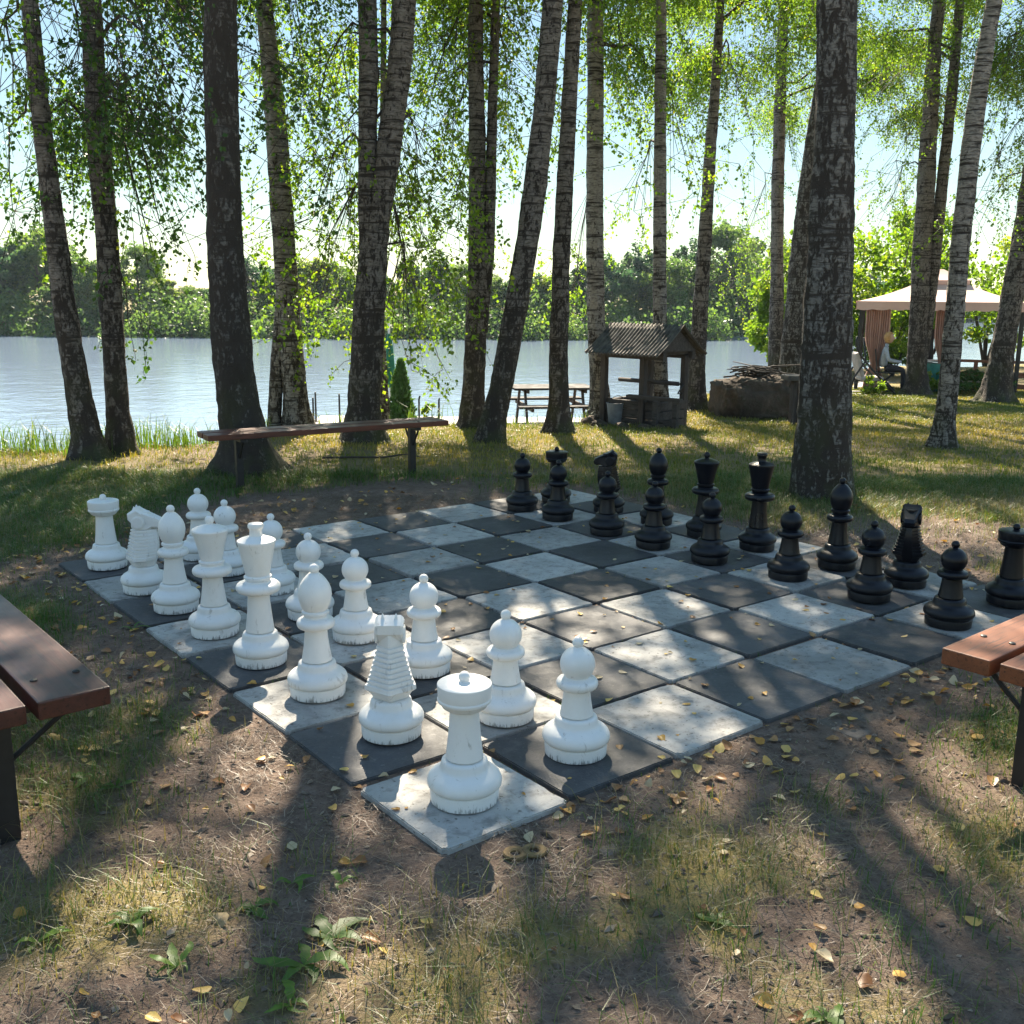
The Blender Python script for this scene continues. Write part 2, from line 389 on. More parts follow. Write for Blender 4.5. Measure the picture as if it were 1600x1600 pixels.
MAT['dark_cloth'] = simple('dark_cloth', (.02, .02, .026), .85)
MAT['rust'] = simple('rusty_iron', (.17, .11, .045), .85, .6, 30, .5)

def ground_mat():
    t = NT('ground_soil'); co = t.coord()
    a = t.n('ShaderNodeAttribute', attribute_name='rnd')
    n1 = t.noise(co, 1.7, 6, .6, .3); n2 = t.noise(co, 14, 6, .7, .2); n3 = t.noise(co, 90, 4, .7); n4 = t.noise(co, .5, 4)
    dirt = t.ramp(n2, [(.25, (.078, .055, .042)), (.5, (.15, .108, .084)), (.78, (.25, .19, .152))])
    dirt = t.mix(t.math('MULTIPLY', t.ramp(n1, [(.45, 0.0), (.7, 1.0)]), .5), dirt, (.17, .125, .09))
    dirt = t.mix(t.math('MULTIPLY', t.ramp(n3, [(.57, 0.0), (.7, 1.0)]), .7), dirt, (.27, .21, .15))
    dirt = t.mix(t.math('MULTIPLY', t.ramp(n3, [(.32, 1.0), (.42, 0.0)]), .6), dirt, (.03, .021, .015))
    gr = t.ramp(n3, [(.3, (.05, .052, .02)), (.5, (.11, .095, .045)), (.72, (.21, .165, .085))])
    gr = t.mix(t.ramp(n4, [(.4, .1), (.62, .8)]), gr, (.27, .215, .085))
    f = t.ramp(t.math('ADD', a.outputs['Fac'], t.math('MULTIPLY', t.math('SUBTRACT', n2, .5), .7)), [(.4, 0.0), (.85, 1.0)])
    c = t.mix(f, dirt, gr)
    h = t.math('ADD', t.math('MULTIPLY', n2, .7), t.math('MULTIPLY', n3, .5))
    return t.done(t.bsdf(c, .95, t.bump(h, .8, .03), .15))
MAT['ground'] = ground_mat()
def water_mat():
    t = NT('lake_water')
    w1 = t.noise(t.coord((1, 1, 1)), 1.6, 4, .55, .3); w2 = t.noise(t.coord((1, 1, 1)), .35, 3, .5)
    n3 = t.noise(t.coord((1, 1, 1)), 5, 2, .5)
    h = t.math('ADD', t.math('ADD', w1, w2), t.math('MULTIPLY', n3, .2))
    return t.done(t.bsdf((.19, .25, .34), .06, t.bump(h, .2, .15), .5, IOR=1.333))
MAT['water'] = water_mat()

# ------------------------------------------------------------------ setting: ground, lake
def axis(lo, fine0, fine1, hi, step, grow=1.18):
    a = list(np.arange(fine0, fine1, step)); s = step
    while a[-1] < hi: s *= grow; a.append(a[-1] + s)
    s = step; b = [fine0]
    while b[-1] > lo: s *= grow; b.append(b[-1] - s)
    return np.array(sorted(set(b[1:] + a)))
la = axis(-900, -5, 6, 900, .07); da = axis(-40, .8, 13, 1500, .06, 1.07)
LA, DA = np.meshgrid(la, da); GX, GY = wxy(LA, DA); GZ = terr(GX.ravel(), GY.ravel())
V = np.stack([GX.ravel(), GY.ravel(), GZ], 1); nx = len(la); ny = len(da)
ii = (np.arange(ny - 1)[:, None] * nx + np.arange(nx - 1)[None]).ravel()
Fq = np.stack([ii, ii + 1, ii + nx + 1, ii + nx], 1)
obj('ground', np_mesh('ground', V, [Fq], MAT['ground'], True, grassiness(GX.ravel(), GY.ravel())), kind='structure')
wl = np.array([-900, 900.]); wd = np.array([-30, 1500.])
wv = [(*wxy(a, b), WATER) for b in (4, 900) for a in (-600, 600)]
obj('lake_water', np_mesh('lake_water', wv, [[(0, 1, 3, 2)]], MAT['water']), kind='structure')

# ------------------------------------------------------------------ the chess board: 64 slabs
ORD = ['first', 'second', 'third', 'fourth', 'fifth', 'sixth', 'seventh', 'eighth']
def slab_mesh(seed):
    r = random.Random(seed); mb = MB(); w = .481
    bm = bmesh.new(); bmesh.ops.create_cube(bm, size=1)
    for v in bm.verts: v.co = Vector((v.co.x * w, v.co.y * w, v.co.z * .05 - .025))
    bmesh.ops.bevel(bm, geom=[e for e in bm.edges if abs(e.verts[0].co.z - e.verts[1].co.z) > .01], offset=r.uniform(.006, .014), segments=3, affect='EDGES')
    top = [f for f in bm.faces if f.normal.z > .9][0]; bmesh.ops.bevel(bm, geom=top.edges[:], offset=.0035, segments=2, affect='EDGES')
    bmesh.ops.subdivide_edges(bm, edges=[e for e in bm.edges if (e.verts[0].co - e.verts[1].co).length > .3], cuts=26)
    for v in bm.verts:
        if v.co.z > -.012:
            n_ = mnoise.noise(Vector((v.co.x * 26, v.co.y * 26, seed * 3.7))); m_ = max(0, mnoise.noise(Vector((v.co.x * 9, v.co.y * 9, seed * 1.3 + 40))) - .3)
            k_ = 1 - abs(n_) * .012 - m_ * .05; v.co.x *= k_; v.co.y *= k_; v.co.z -= m_ * .006
    me = bpy.data.meshes.new('paving_slab'); bm.to_mesh(me); bm.free(); return me
for u in range(8):
    for v in range(8):
        pale = (u + v) % 2 == 0
        me = slab_mesh(u * 8 + v); me.materials.append(MAT['slab_pale' if pale else 'slab_dark'])
        r = random.Random(u * 31 + v)
        x, y = (v + .5) * S, (u + .5) * S; rz = r.uniform(-.012, .012); dz = r.uniform(-.004, .004)
        x += r.uniform(-.004, .004); y += r.uniform(-.004, .004)
        if (u, v) == (0, 0): x -= .004; y -= .024; rz = .012
        o = obj('paving_slab', me, None, (x, y, dz), group='slabs of the chessboard', cat='slab',
                label=f"{'pale' if pale else 'dark'} slab, {ORD[u]} from the front edge in the {ORD[v]} row counted from white's side")
        o.rotation_euler = (r.uniform(-.004, .004), r.uniform(-.004, .004), rz)

# ------------------------------------------------------------------ chess pieces
def arc(cx, cz, r, a0, a1, n=10, sx=1.0):
    return [(cx + sx * r * math.cos(math.radians(a0 + (a1 - a0) * i / n)), cz + r * math.sin(math.radians(a0 + (a1 - a0) * i / n))) for i in range(n + 1)]
BASE = [(0, 0), (.104, 0), (.108, .003), (.1095, .04), (.108, .0435), (.1055, .045), (.1055, .047), (.111, .049)] + \
       [(.1165, .055), (.1185, .064), (.1175, .074), (.113, .084), (.104, .093), (.092, .1), (.082, .106), (.0775, .111), (.076, .118), (.0735, .128), (.072, .134), (.0665, .1385), (.0605, .14), (0, .14)]
def ring(r, z, rb, zb):    # rounded collar of radius r centred on z, neck radius rb, half height zb
    return [(rb + (r - rb) * math.cos(math.radians(a)) ** .7 if abs(a) < 89 else rb, z + zb * math.sin(math.radians(a))) for a in range(-90, 91, 12)]
def stem(z0, z1, r0, r1):
    p = [(0, z0), (r0 - .008, z0), (r0 - .008, z0 + .0042), (r0, z0 + .0046)]
    for i in range(1, 9):
        t = i / 8; p.append((r1 + (r0 - r1) * (1 - t) ** 1.5, z0 + .0046 + (z1 - z0 - .0046) * t))
    return p + [(0, z1)]
def ball(z, r, rn, zn):    # small knob with its neck from zn
    a0 = -math.degrees(math.acos(min(1, rn / r)))
    return [(0, zn), (rn + .006, zn), (rn, zn + .006)] + arc(0, z, r, a0, 88, 12) + [(0, z + r)]
PIECES = {
 'pawn': dict(stem=stem(.1401, .236, .0585, .046),
    collar=[(0, .234)] + [(.046, .234), (.05, .238)] + ring(.0725, .257, .05, .018)[1:-1] + [(.05, .276), (.044, .281), (0, .281)],
    head=[(0, .279), (.043, .279)] + arc(0, .326, .0605, -44, 80, 18) + [(0, .386)], finial=ball(.402, .0195, .012, .382)),
 'rook': dict(stem=stem(.1401, .304, .0595, .046),
    head=[(0, .303), (.047, .303), (.06, .307), (.07, .314), (.0745, .323), (.0775, .326), (.0835, .331), (.0845, .338), (.082, .343), (.0825, .346), (.0855, .38), (.0845, .3865), (.079, .39), (.04, .392), (0, .393)],
    finial=ball(.407, .0185, .0135, .39)),
 'bishop': dict(stem=stem(.1401, .272, .0595, .0435),
    collar=[(0, .27), (.0435, .27), (.049, .274)] + ring(.0745, .295, .05, .02)[1:-1] + [(.05, .315), (.044, .32), (.046, .328), (.053, .334), (.053, .343), (.047, .348), (0, .348)],
    head=[(0, .347), (.045, .347), (.0555, .365), (.063, .39), (.0655, .412), (.0635, .432), (.056, .453), (.044, .472), (.031, .487), (.021, .4955), (0, .497)], finial=ball(.513, .02, .0135, .492)),
 'queen': dict(stem=stem(.1401, .278, .0605, .045),
    collar=[(0, .277), (.045, .277), (.054, .282)] + ring(.0895, .304, .055, .0225)[1:-1] + [(.055, .326), (.05, .331), (.052, .338), (.0575, .343), (.0575, .35), (.051, .354), (0, .354)],
    head=[(0, .353), (.048, .353), (.052, .37), (.06, .41), (.071, .455), (.0815, .486), (.0835, .493), (.081, .499), (.073, .503), (.05, .512), (.026, .519), (0, .522)], finial=ball(.541, .021, .014, .518)),
 'king': dict(stem=stem(.1401, .308, .0605, .0455),
    collar=[(0, .307), (.0455, .307), (.055, .312)] + ring(.0935, .335, .056, .0235)[1:-1] + [(.056, .358), (.05, .363), (.053, .371), (.0585, .376), (.0585, .384), (.052, .389), (0, .389)],
    head=[(0, .388), (.05, .388), (.0535, .405), (.06, .44), (.0705, .49), (.0785, .526), (.0805, .533), (.079, .539), (.068, .545), (.04, .555), (.03, .558), (0, .56)],
    finial=[(0, .555), (.03, .555), (.0265, .564), (.026, .582), (.0285, .59), (.0325, .594), (.033, .604), (.029, .611), (.014, .614), (0, .614)]),
}
def knight_body():         # faceted chest with a stepped mane; faces +x
    V = []; Fc = []; lev = []
    zs = []
    zs.append((.142, .060, .058)); zs.append((.168, .076, .078)); zs.append((.178, .092, .087))
    n = 9
    for i in range(n):
        t = i / n; z = .184 + .158 * t; k = .092 - .046 * t ** .8; kx = .085 - .036 * t
        zs += [(z, k, kx), (z + .0105, k - .001, kx - .001), (z + .0125, k - .0105, kx - .0115), (z + .0172, k - .0108, kx - .0118)]
    zs += [(.344, .046, .048), (.40, .047, .047), (.43, .038, .044)]
    zprev = 0
    for z, w, xb in zs:
        t = (z - .142) / .29; xf = .062 + .028 * math.sin(min(1, max(0, t * 1.15)) * PI) * .9
        if z > .34: xf = .05
        lev.append([(-xb, -.004, z), (-xb, .004, z), (-xb * .25, w, z), (xf * .55, w * .85, z), (xf, w * .3, z), (xf, -w * .3, z), (xf * .55, -w * .85, z), (-xb * .25, -w, z)])
    mb = MB(); mb.V = [p for L in lev for p in L]; m = 8
    for i in range(len(lev) - 1):
        for k in range(m): mb.Fc.append((i * m + k, i * m + (k + 1) % m, (i + 1) * m + (k + 1) % m, (i + 1) * m + k)[::-1])
    mb.Fc.append(tuple(range(m))); mb.Fc.append(tuple((len(lev) - 1) * m + k for k in range(m - 1, -1, -1)))
    return mb
def knight_head():
    prof = [(-.052, .392), (-.054, .425), (-.036, .437), (-.012, .452), (.006, .44), (.03, .428), (.075, .408), (.108, .392), (.118, .372), (.112, .352), (.092, .346), (.066, .35), (.052, .338), (.03, .33), (-.01, .345)]
    wd = lambda x: .05 if x < .0 else .05 - .02 * min(1, x / .1)
    mb = MB(); n = len(prof)
    layers = [(-1, .78), (-.8, 1), (.8, 1), (1, .78)]
    cx = sum(p[0] for p in prof) / n; cz = sum(p[1] for p in prof) / n
    for s, k in layers:
        for x, z in prof: mb.V.append((cx + (x - cx) * (1 if k == 1 else .9), s * wd(x), cz + (z - cz) * (1 if k == 1 else .84)))
    for i in range(3):
        for k in range(n): mb.Fc.append((i * n + k, i * n + (k + 1) % n, (i + 1) * n + (k + 1) % n, (i + 1) * n + k))
    mb.Fc.append(tuple(range(n - 1, -1, -1))); mb.Fc.append(tuple(3 * n + k for k in range(n)))
    for s in (-1, 1):                       # cheek disc, eye and nostril on each side
        for cx_, cz_, r_1, y_ in ((.0, .378, .034, .0505), (.012, .422, .0085, .0475), (.1, .378, .006, .033)):
            b = len(mb.V); m = 18
            for rr_, dy in ((r_1, -.008), (r_1, .0005), (r_1 * .8, .0035)):
                mb.V += [(cx_ + rr_ * math.cos(2 * PI * q / m), s * (y_ + dy), cz_ + rr_ * math.sin(2 * PI * q / m)) for q in range(m)]
            for j in (0, 1): mb.Fc += [(b + j * m + q, b + j * m + (q + 1) % m, b + (j + 1) * m + (q + 1) % m, b + (j + 1) * m + q) for q in range(m)]
            mb.Fc.append(tuple(b + 2 * m + q for q in range(m)))
    return mb
def knight_ears(mb):
    for s in (-1, 1):
        mb.add([(-.035, s * .012, .43), (-.005, s * .012, .44), (-.005, s * .034, .436), (-.035, s * .034, .428), (-.022, s * .024, .462)], [(0, 1, 4), (1, 2, 4), (2, 3, 4), (3, 0, 4), (3, 2, 1, 0)])
    return mb
def piece_meshes(kind, colr):
    A = MAT[colr + '_plastic']; B = MAT[colr + '_base']
    L = [('base', MB().lathe(BASE).mesh('base', B, angle=.7))]
    if kind == 'knight':
        L += [('neck', knight_body().mesh('neck', A)), ('head', knight_ears(knight_head()).mesh('head', A))]
    else:
        d = PIECES[kind]
        for k in ('stem', 'collar', 'head', 'finial'):
            if k in d: L.append((k, MB().lathe(d[k]).mesh(k, A, angle=.6)))
    return L
WP = {('rook', 0): (.40, .47), ('knight', 1): (1.52, .62), ('bishop', 2): (2.52, .55), ('king', 3): (3.46, .50), ('queen', 4): (4.42, .48), ('bishop', 5): (5.36, .46), ('knight', 6): (6.2, .43), ('rook', 7): (7.42, .42)}
WPAWN = [(.48, 1.48), (1.26, 1.46), (2.44, 1.51), (3.52, 1.47), (4.36, 1.43), (5.38, 1.52), (6.36, 1.42), (7.2, 1.44)]
BP = {('rook', 0): (.42, 7.48), ('knight', 1): (1.46, 7.24), ('bishop', 2): (2.38, 7.28), ('king', 3): (3.50, 7.21), ('queen', 4): (4.38, 7.20), ('bishop', 5): (5.27, 7.23), ('knight', 6): (6.26, 7.25), ('rook', 7): (7.25, 7.08)}
BPAWN = [(.42, 6.28), (1.40, 6.44), (2.42, 6.41), (3.45, 6.26), (4.36, 6.23), (5.24, 6.25), (6.31, 6.31), (7.12, 6.31)]
side = {0: 'on the corner slab nearest the camera', 1: 'second in the back row from the near corner', 2: 'beside the king', 3: 'with a stub finial', 4: 'with a ball finial', 5: 'beside the queen', 6: 'near the far end of the row', 7: 'on the far corner slab'}
cache = {}
def place(kind, colr, uv, rz, label, group):
    t = empty('chess_' + kind, (uv[1] * S, uv[0] * S, .004), rz, label=label, cat='chess piece', group=group)
    if (kind, colr) not in cache:
        cache[(kind, colr)] = [obj(n, me, t) for n, me in piece_meshes(kind, colr)]
    else:
        for src in cache[(kind, colr)]:
            c = src.copy(); COL.objects.link(c); c.parent = t
    return t
r_ = random.Random(4)
for P_, PW, colr, f0 in ((WP, WPAWN, 'white', 0), (BP, BPAWN, 'black', PI)):
    for (k, i), uv in P_.items():
        txt = {('white', 0): 'white rook alone on the pale corner slab closest to the viewer', ('white', 1): 'white knight with a cracked seam between the near white rook and bishop', ('white', 2): 'white bishop standing beside the white king', ('white', 3): 'tallest white piece, the king with a stubby finial', ('white', 4): 'white queen with a small ball on its flared crown', ('white', 5): 'white bishop standing beside the white queen', ('white', 6): 'white knight beside the far white rook, its muzzle in profile', ('white', 7): 'white rook on the dark slab at the far left board corner',
               ('black', 0): 'black rook on the dark slab at the right board corner by the orange bench', ('black', 1): 'black knight half hidden behind a pawn near the right corner', ('black', 2): 'black bishop standing between the black king and the near black knight', ('black', 3): 'tallest black piece, the king with a stubby finial', ('black', 4): 'black queen with a small ball on its flared crown', ('black', 5): 'black bishop standing beside the black queen', ('black', 6): 'black knight behind a pawn beside the far black rook', ('black', 7): 'black rook on the pale slab at the far board corner'}[(colr, i)]
        place(k, colr, uv, {('white', 1): .95, ('white', 6): -.6, ('black', 6): 2.4, ('black', 1): 3.6}[(colr, i)] if k == 'knight' else r_.uniform(-3, 3), txt, f'{colr} chess pieces on the board')
    own = ['near rook', 'near knight', 'bishop next to the king', 'king', 'queen', 'bishop next to the queen', 'far knight', 'far rook']
    for i, uv in enumerate(PW):
        place('pawn', colr, uv, r_.uniform(-3, 3), f'{colr} round-headed pawn standing in front of the {colr} {own[i]}', f'{colr} pawns on the board')

# ------------------------------------------------------------------ edging pavers and the iron ring piece
for i in range(9):
    r = random.Random(50 + i); x = .58 + i * .43; 
    if i in (4,): continue
    mb = MB().box((0, 0, 0), (.40 + r.uniform(-.03, .03), .19, .05), None, .008)
    o = mb.build('edge_paver', MAT['stone_edge'], loc=(x, -.19 + r.uniform(-.02, .02), -.0435 + r.uniform(-.004, .004)), cat='paver', group='half-buried pavers along the front edge of the board',
                 label=f'half-buried pinkish edging paver, {ORD[i]} from the near corner along the front board edge' if i < 8 else 'half-buried pinkish edging paver beside the orange bench end')
    o.rotation_euler = (r.uniform(-.02, .02), r.uniform(-.02, .02), r.uniform(-.05, .05))
p = ground_px(820, 1337); mb = MB()
for dx in (-.029, .029):
    n = 24; pr = [(.015, 0), (.036, 0), (.037, .004), (.034, .009), (.02, .009), (.015, .006), (.015, 0)]
    mb.lathe(pr, n, (dx, 0, 0 if dx < 0 else .0012))
o = mb.build('iron_double_ring', MAT['rust'], smooth=False, loc=(p[0], p[1], tz(p[0], p[1]) + .003), cat='iron ring', label='flat rusty yellow double ring lying on the dirt before the corner slab')
o.rotation_euler = (0, .03, math.atan2(RT[1], RT[0]) + .3)

# ------------------------------------------------------------------ benches
def bench(label, c, ang, L, plank_w, gap, zt, mat, legs, th=.052, post=.075, brace_out=.2, post_off=0.0, stag=0.0, base_z=None):
    t = empty('park_bench', (c[0], c[1], 0), ang, label=label, cat='bench', group='wooden benches around the board')
    seat = MB()
    for s in (-1, 1):
        seat.box((stag * s, s * (plank_w + gap) / 2, zt - th / 2), (L, plank_w, th), None, .005)
    seat.build('seat', mat, t)
    for lx in legs:
        gz = tz(c[0] + math.cos(ang) * lx, c[1] + math.sin(ang) * lx) - .05
        lg = MB().box((lx, post_off, (gz + zt - th - .03) / 2), (post, post, zt - th - .03 - gz), None, .004)
        lo = lg.build('leg', MAT['steel'], t)
        bo_ = MB().lathe([(0, 0), (.011, 0), (.0105, .0035), (.006, .0055), (0, .006)], 12).mesh('bolt', MAT['steel'])
        for s in (-1, 1):
            for q in (-.3, .3): obj('bolt', bo_, t, (lx + stag * s, s * ((plank_w + gap) / 2) + q * plank_w, zt + .0002))
        MB().box((lx, 0, zt - th - .0155), (.05, plank_w * 2 + gap - .05, .03), None, .003).build('bracket', MAT['steel'], lo)
        w = plank_w + gap / 2 - .03
        br = MB()
        br.tube([(lx + (post / 2 if lx < 0 else -post / 2) * 0, post_off + (w - post_off) * .95, zt - th - .032), (lx, post_off + post / 2, zt - th - .17)], .009, 6)
        br.tube([(lx, post_off - (w + post_off) * .95, zt - th - .032), (lx, post_off - post / 2, zt - th - .17)], .009, 6)
        br.build('brace', MAT['steel'], lo)
    return t
# far bench
a = ground_px(372, 765); b = ground_px(641, 742); d = b[:2] - a[:2]; ang = math.atan2(d[1], d[0]); mid = (a[:2] + b[:2]) / 2; Lg = np.linalg.norm(d)
bench('dark red two-plank bench beneath the thick birch across the board', mid + 0.02 * d / Lg, ang, 2.12, .15, .03, .46, MAT['bench_red'], (-Lg / 2, Lg / 2), .045, .055)
# left bench: measured from its front end
zt = .45
e1, e2 = at_z(65, 1105, zt), at_z(172, 1072, zt); fr = at_z(0, 927, zt)
d = fr[:2] - e2[:2]; d /= np.linalg.norm(d); nrm = np.array([-d[1], d[0]]);
w = abs((e1[:2] - e2[:2]) @ nrm); sgn = 1 if (e1[:2] - e2[:2]) @ nrm > 0 else -1
LB = dict(w=w)
L = 2.0; pw = min(max(w, .12), .2); gap = .03
cc = e2[:2] + d * (L / 2) + nrm * sgn * (pw + gap / 2)
bench('dark red bench of two planks cut off by the left picture edge', cc, math.atan2(d[1], d[0]), L, pw, gap, zt, MAT['bench_maroon'], (-L / 2 + .18, L / 2 - .35), .055, .085, post_off=.07 * sgn)
e1, e2 = at_z(1472, 1012, zt), at_z(1547, 1033, zt); fr = at_z(1600, 958, zt)
d = fr[:2] - e1[:2]; d /= np.linalg.norm(d); nrm = np.array([-d[1], d[0]]); w = abs((e1[:2] - e2[:2]) @ nrm); sgn = 1 if (e2[:2] - e1[:2]) @ nrm > 0 else -1
RB = dict(w=w); pw = min(max(w, .12), .2)
cc = e1[:2] + d * (L / 2) + nrm * sgn * (pw + gap / 2)
bench('orange-brown bench plank end reaching in from the right picture edge', cc, math.atan2(d[1], d[0]), L, pw, gap, zt, MAT['bench_orange'], (-L / 2 + .22, L / 2 - .35), .055, .085, post_off=.06 * sgn)
print('bench widths', LB, RB)

# ------------------------------------------------------------------ trees
def leaves_np(C, D, N, s, fold=.1, asp=.42):
    """diamond leaves: base at C, along D, normal N, length s"""
    Sd = np.cross(D, N); s = s[:, None]
    V = np.empty((len(C), 4, 3), np.float32)
    V[:, 0] = C; V[:, 1] = C + D * s * .42 + Sd * s * asp + N * s * fold
    V[:, 2] = C + D * s; V[:, 3] = C + D * s * .42 - Sd * s * asp + N * s * fold
    return V.reshape(-1, 3), np.arange(len(C) * 4).reshape(-1, 4)
def unit(a): return a / np.maximum(np.linalg.norm(a, axis=-1, keepdims=True), 1e-9)
def tubes_np(P, R, n=3):
    """many polylines P (m,k,3) with radii R (m,k) -> prism tubes"""
    m, k, _ = P.shape; T = unit(np.gradient(P, axis=1)); up = np.zeros_like(T); up[..., 0] = .31; up[..., 1] = .95
    X = unit(np.cross(T, up)); Y = np.cross(T, X); a = np.arange(n) * 2 * PI / n
    V = P[:, :, None] + (X[:, :, None] * np.cos(a)[None, None, :, None] + Y[:, :, None] * np.sin(a)[None, None, :, None]) * R[:, :, None, None]
    idx = np.arange(m * k * n).reshape(m, k, n); j = np.roll(np.arange(n), -1)
    Fq = np.stack([idx[:, :-1], idx[:, :-1][:, :, j], idx[:, 1:][:, :, j], idx[:, 1:]], -1).reshape(-1, 4)
    return V.reshape(-1, 3), Fq
def trunk_mesh(pts, rad, mat, flare=.5, seed=0, seg=26, name='trunk'):
    """pts local (n,3) with increasing z"""
    pts = np.array(pts); rad = np.array(rad); zz = pts[:, 2]
    zs = np.concatenate([np.arange(-.25, min(7.5, zz[-1]), .05), np.linspace(min(7.5, zz[-1]), zz[-1], 26)[1:]])
    px = np.interp(zs, zz, pts[:, 0]); py = np.interp(zs, zz, pts[:, 1])
    k = np.ones(9) / 9
    for arr in (px, py):
        pad = np.concatenate([np.full(8, arr[0]), arr, np.full(8, arr[-1])]); arr[:] = np.convolve(pad, k, 'same')[8:-8]
    rr = np.interp(zs, zz, rad)
    V = []
    for i, z in enumerate(zs):
        for q in range(seg):
            a = 2 * PI * q / seg; ca, sa = math.cos(a), math.sin(a)
            fl = 1 + flare * math.exp(-max(z, -.1) / .16) * (1 + .45 * math.sin(a * 3 + seed) + .3 * math.sin(a * 5 + seed * 2))
            nz = mnoise.noise(Vector((ca * 1.3 + seed * 7.1, sa * 1.3, z * 1.6))) * .10 + mnoise.noise(Vector((ca * 3.1, sa * 3.1 + seed * 3.3, z * 6))) * .085 + mnoise.noise(Vector((ca * 6, sa * 6 + seed, z * 16))) * .05
            r = rr[i] * fl * (1 + nz); V.append((px[i] + ca * r, py[i] + sa * r, z))
    n = len(zs); ii = np.arange(n - 1)[:, None] * seg; q = np.arange(seg)[None]; q2 = (q + 1) % seg
    Fq = np.stack([ii + q, ii + q2, ii + seg + q2, ii + seg + q], -1).reshape(-1, 4)
    return np_mesh(name, V, [Fq, np.arange((n - 1) * seg, n * seg)[None]], mat, True)

def strands(O, H, L, rng, per_m=26, size=.05, sjit=.25, out=.35, spread=.07):
    """hanging leafy twigs: origins O, horizontal dir H, lengths L -> leaf + twig geometry"""
    m = len(O); k = 5; t = np.linspace(0, 1, k)
    wob = rng.normal(0, .06, (m, k, 3)) * t[None, :, None]
    def path(tt): return None
    out = rng.uniform(.15, 1.15, m)[:, None, None]; dr = rng.uniform(.45, 1.0, m)[:, None, None]
    P = O[:, None] + H[:, None] * (L[:, None, None] * out * np.sin(t * 1.5)[None, :, None]) + np.array([0, 0, -1.])[None, None] * (L[:, None, None] * (t ** 1.35)[None, :, None] * dr) + wob * L[:, None, None]
    TV, TF = tubes_np(P, np.repeat(np.linspace(.0050, .0018, k)[None], m, 0))
    nl = np.maximum(4, (L * per_m).astype(int)); sid = np.repeat(np.arange(m), nl); tt = rng.random(len(sid)) ** .85
    f = tt * (k - 1); i0 = np.minimum(f.astype(int), k - 2); fr = (f - i0)[:, None]
    C = P[sid, i0] * (1 - fr) + P[sid, i0 + 1] * fr + rng.normal(0, spread, (len(sid), 3)) * .6
    D = unit(rng.normal(0, .7, (len(sid), 3)) + np.array([0, 0, -.85])); N = unit(np.cross(D, rng.normal(0, 1, (len(sid), 3))))
    s = size * (1 + rng.normal(0, sjit, len(sid))).clip(.5, 1.7)
    LV, LF = leaves_np(C, D, N, s)
    r = np.repeat(np.clip(rng.normal(.45, .22, len(sid)) + np.repeat(rng.normal(0, .12, m), nl), 0, 1), 4)
    return LV, LF, r, TV, TF

def limb_path(p0, az, length, rise, droop, rng, k=7):
    t = np.linspace(0, 1, k); h = np.array([math.cos(az), math.sin(az), 0])
    P = p0[None] + h[None] * (length * t)[:, None]; P[:, 2] += length * (rise * t - droop * t ** 2.4)
    P[1:] += rng.normal(0, .05 * length ** .5, (k - 1, 3)); return P

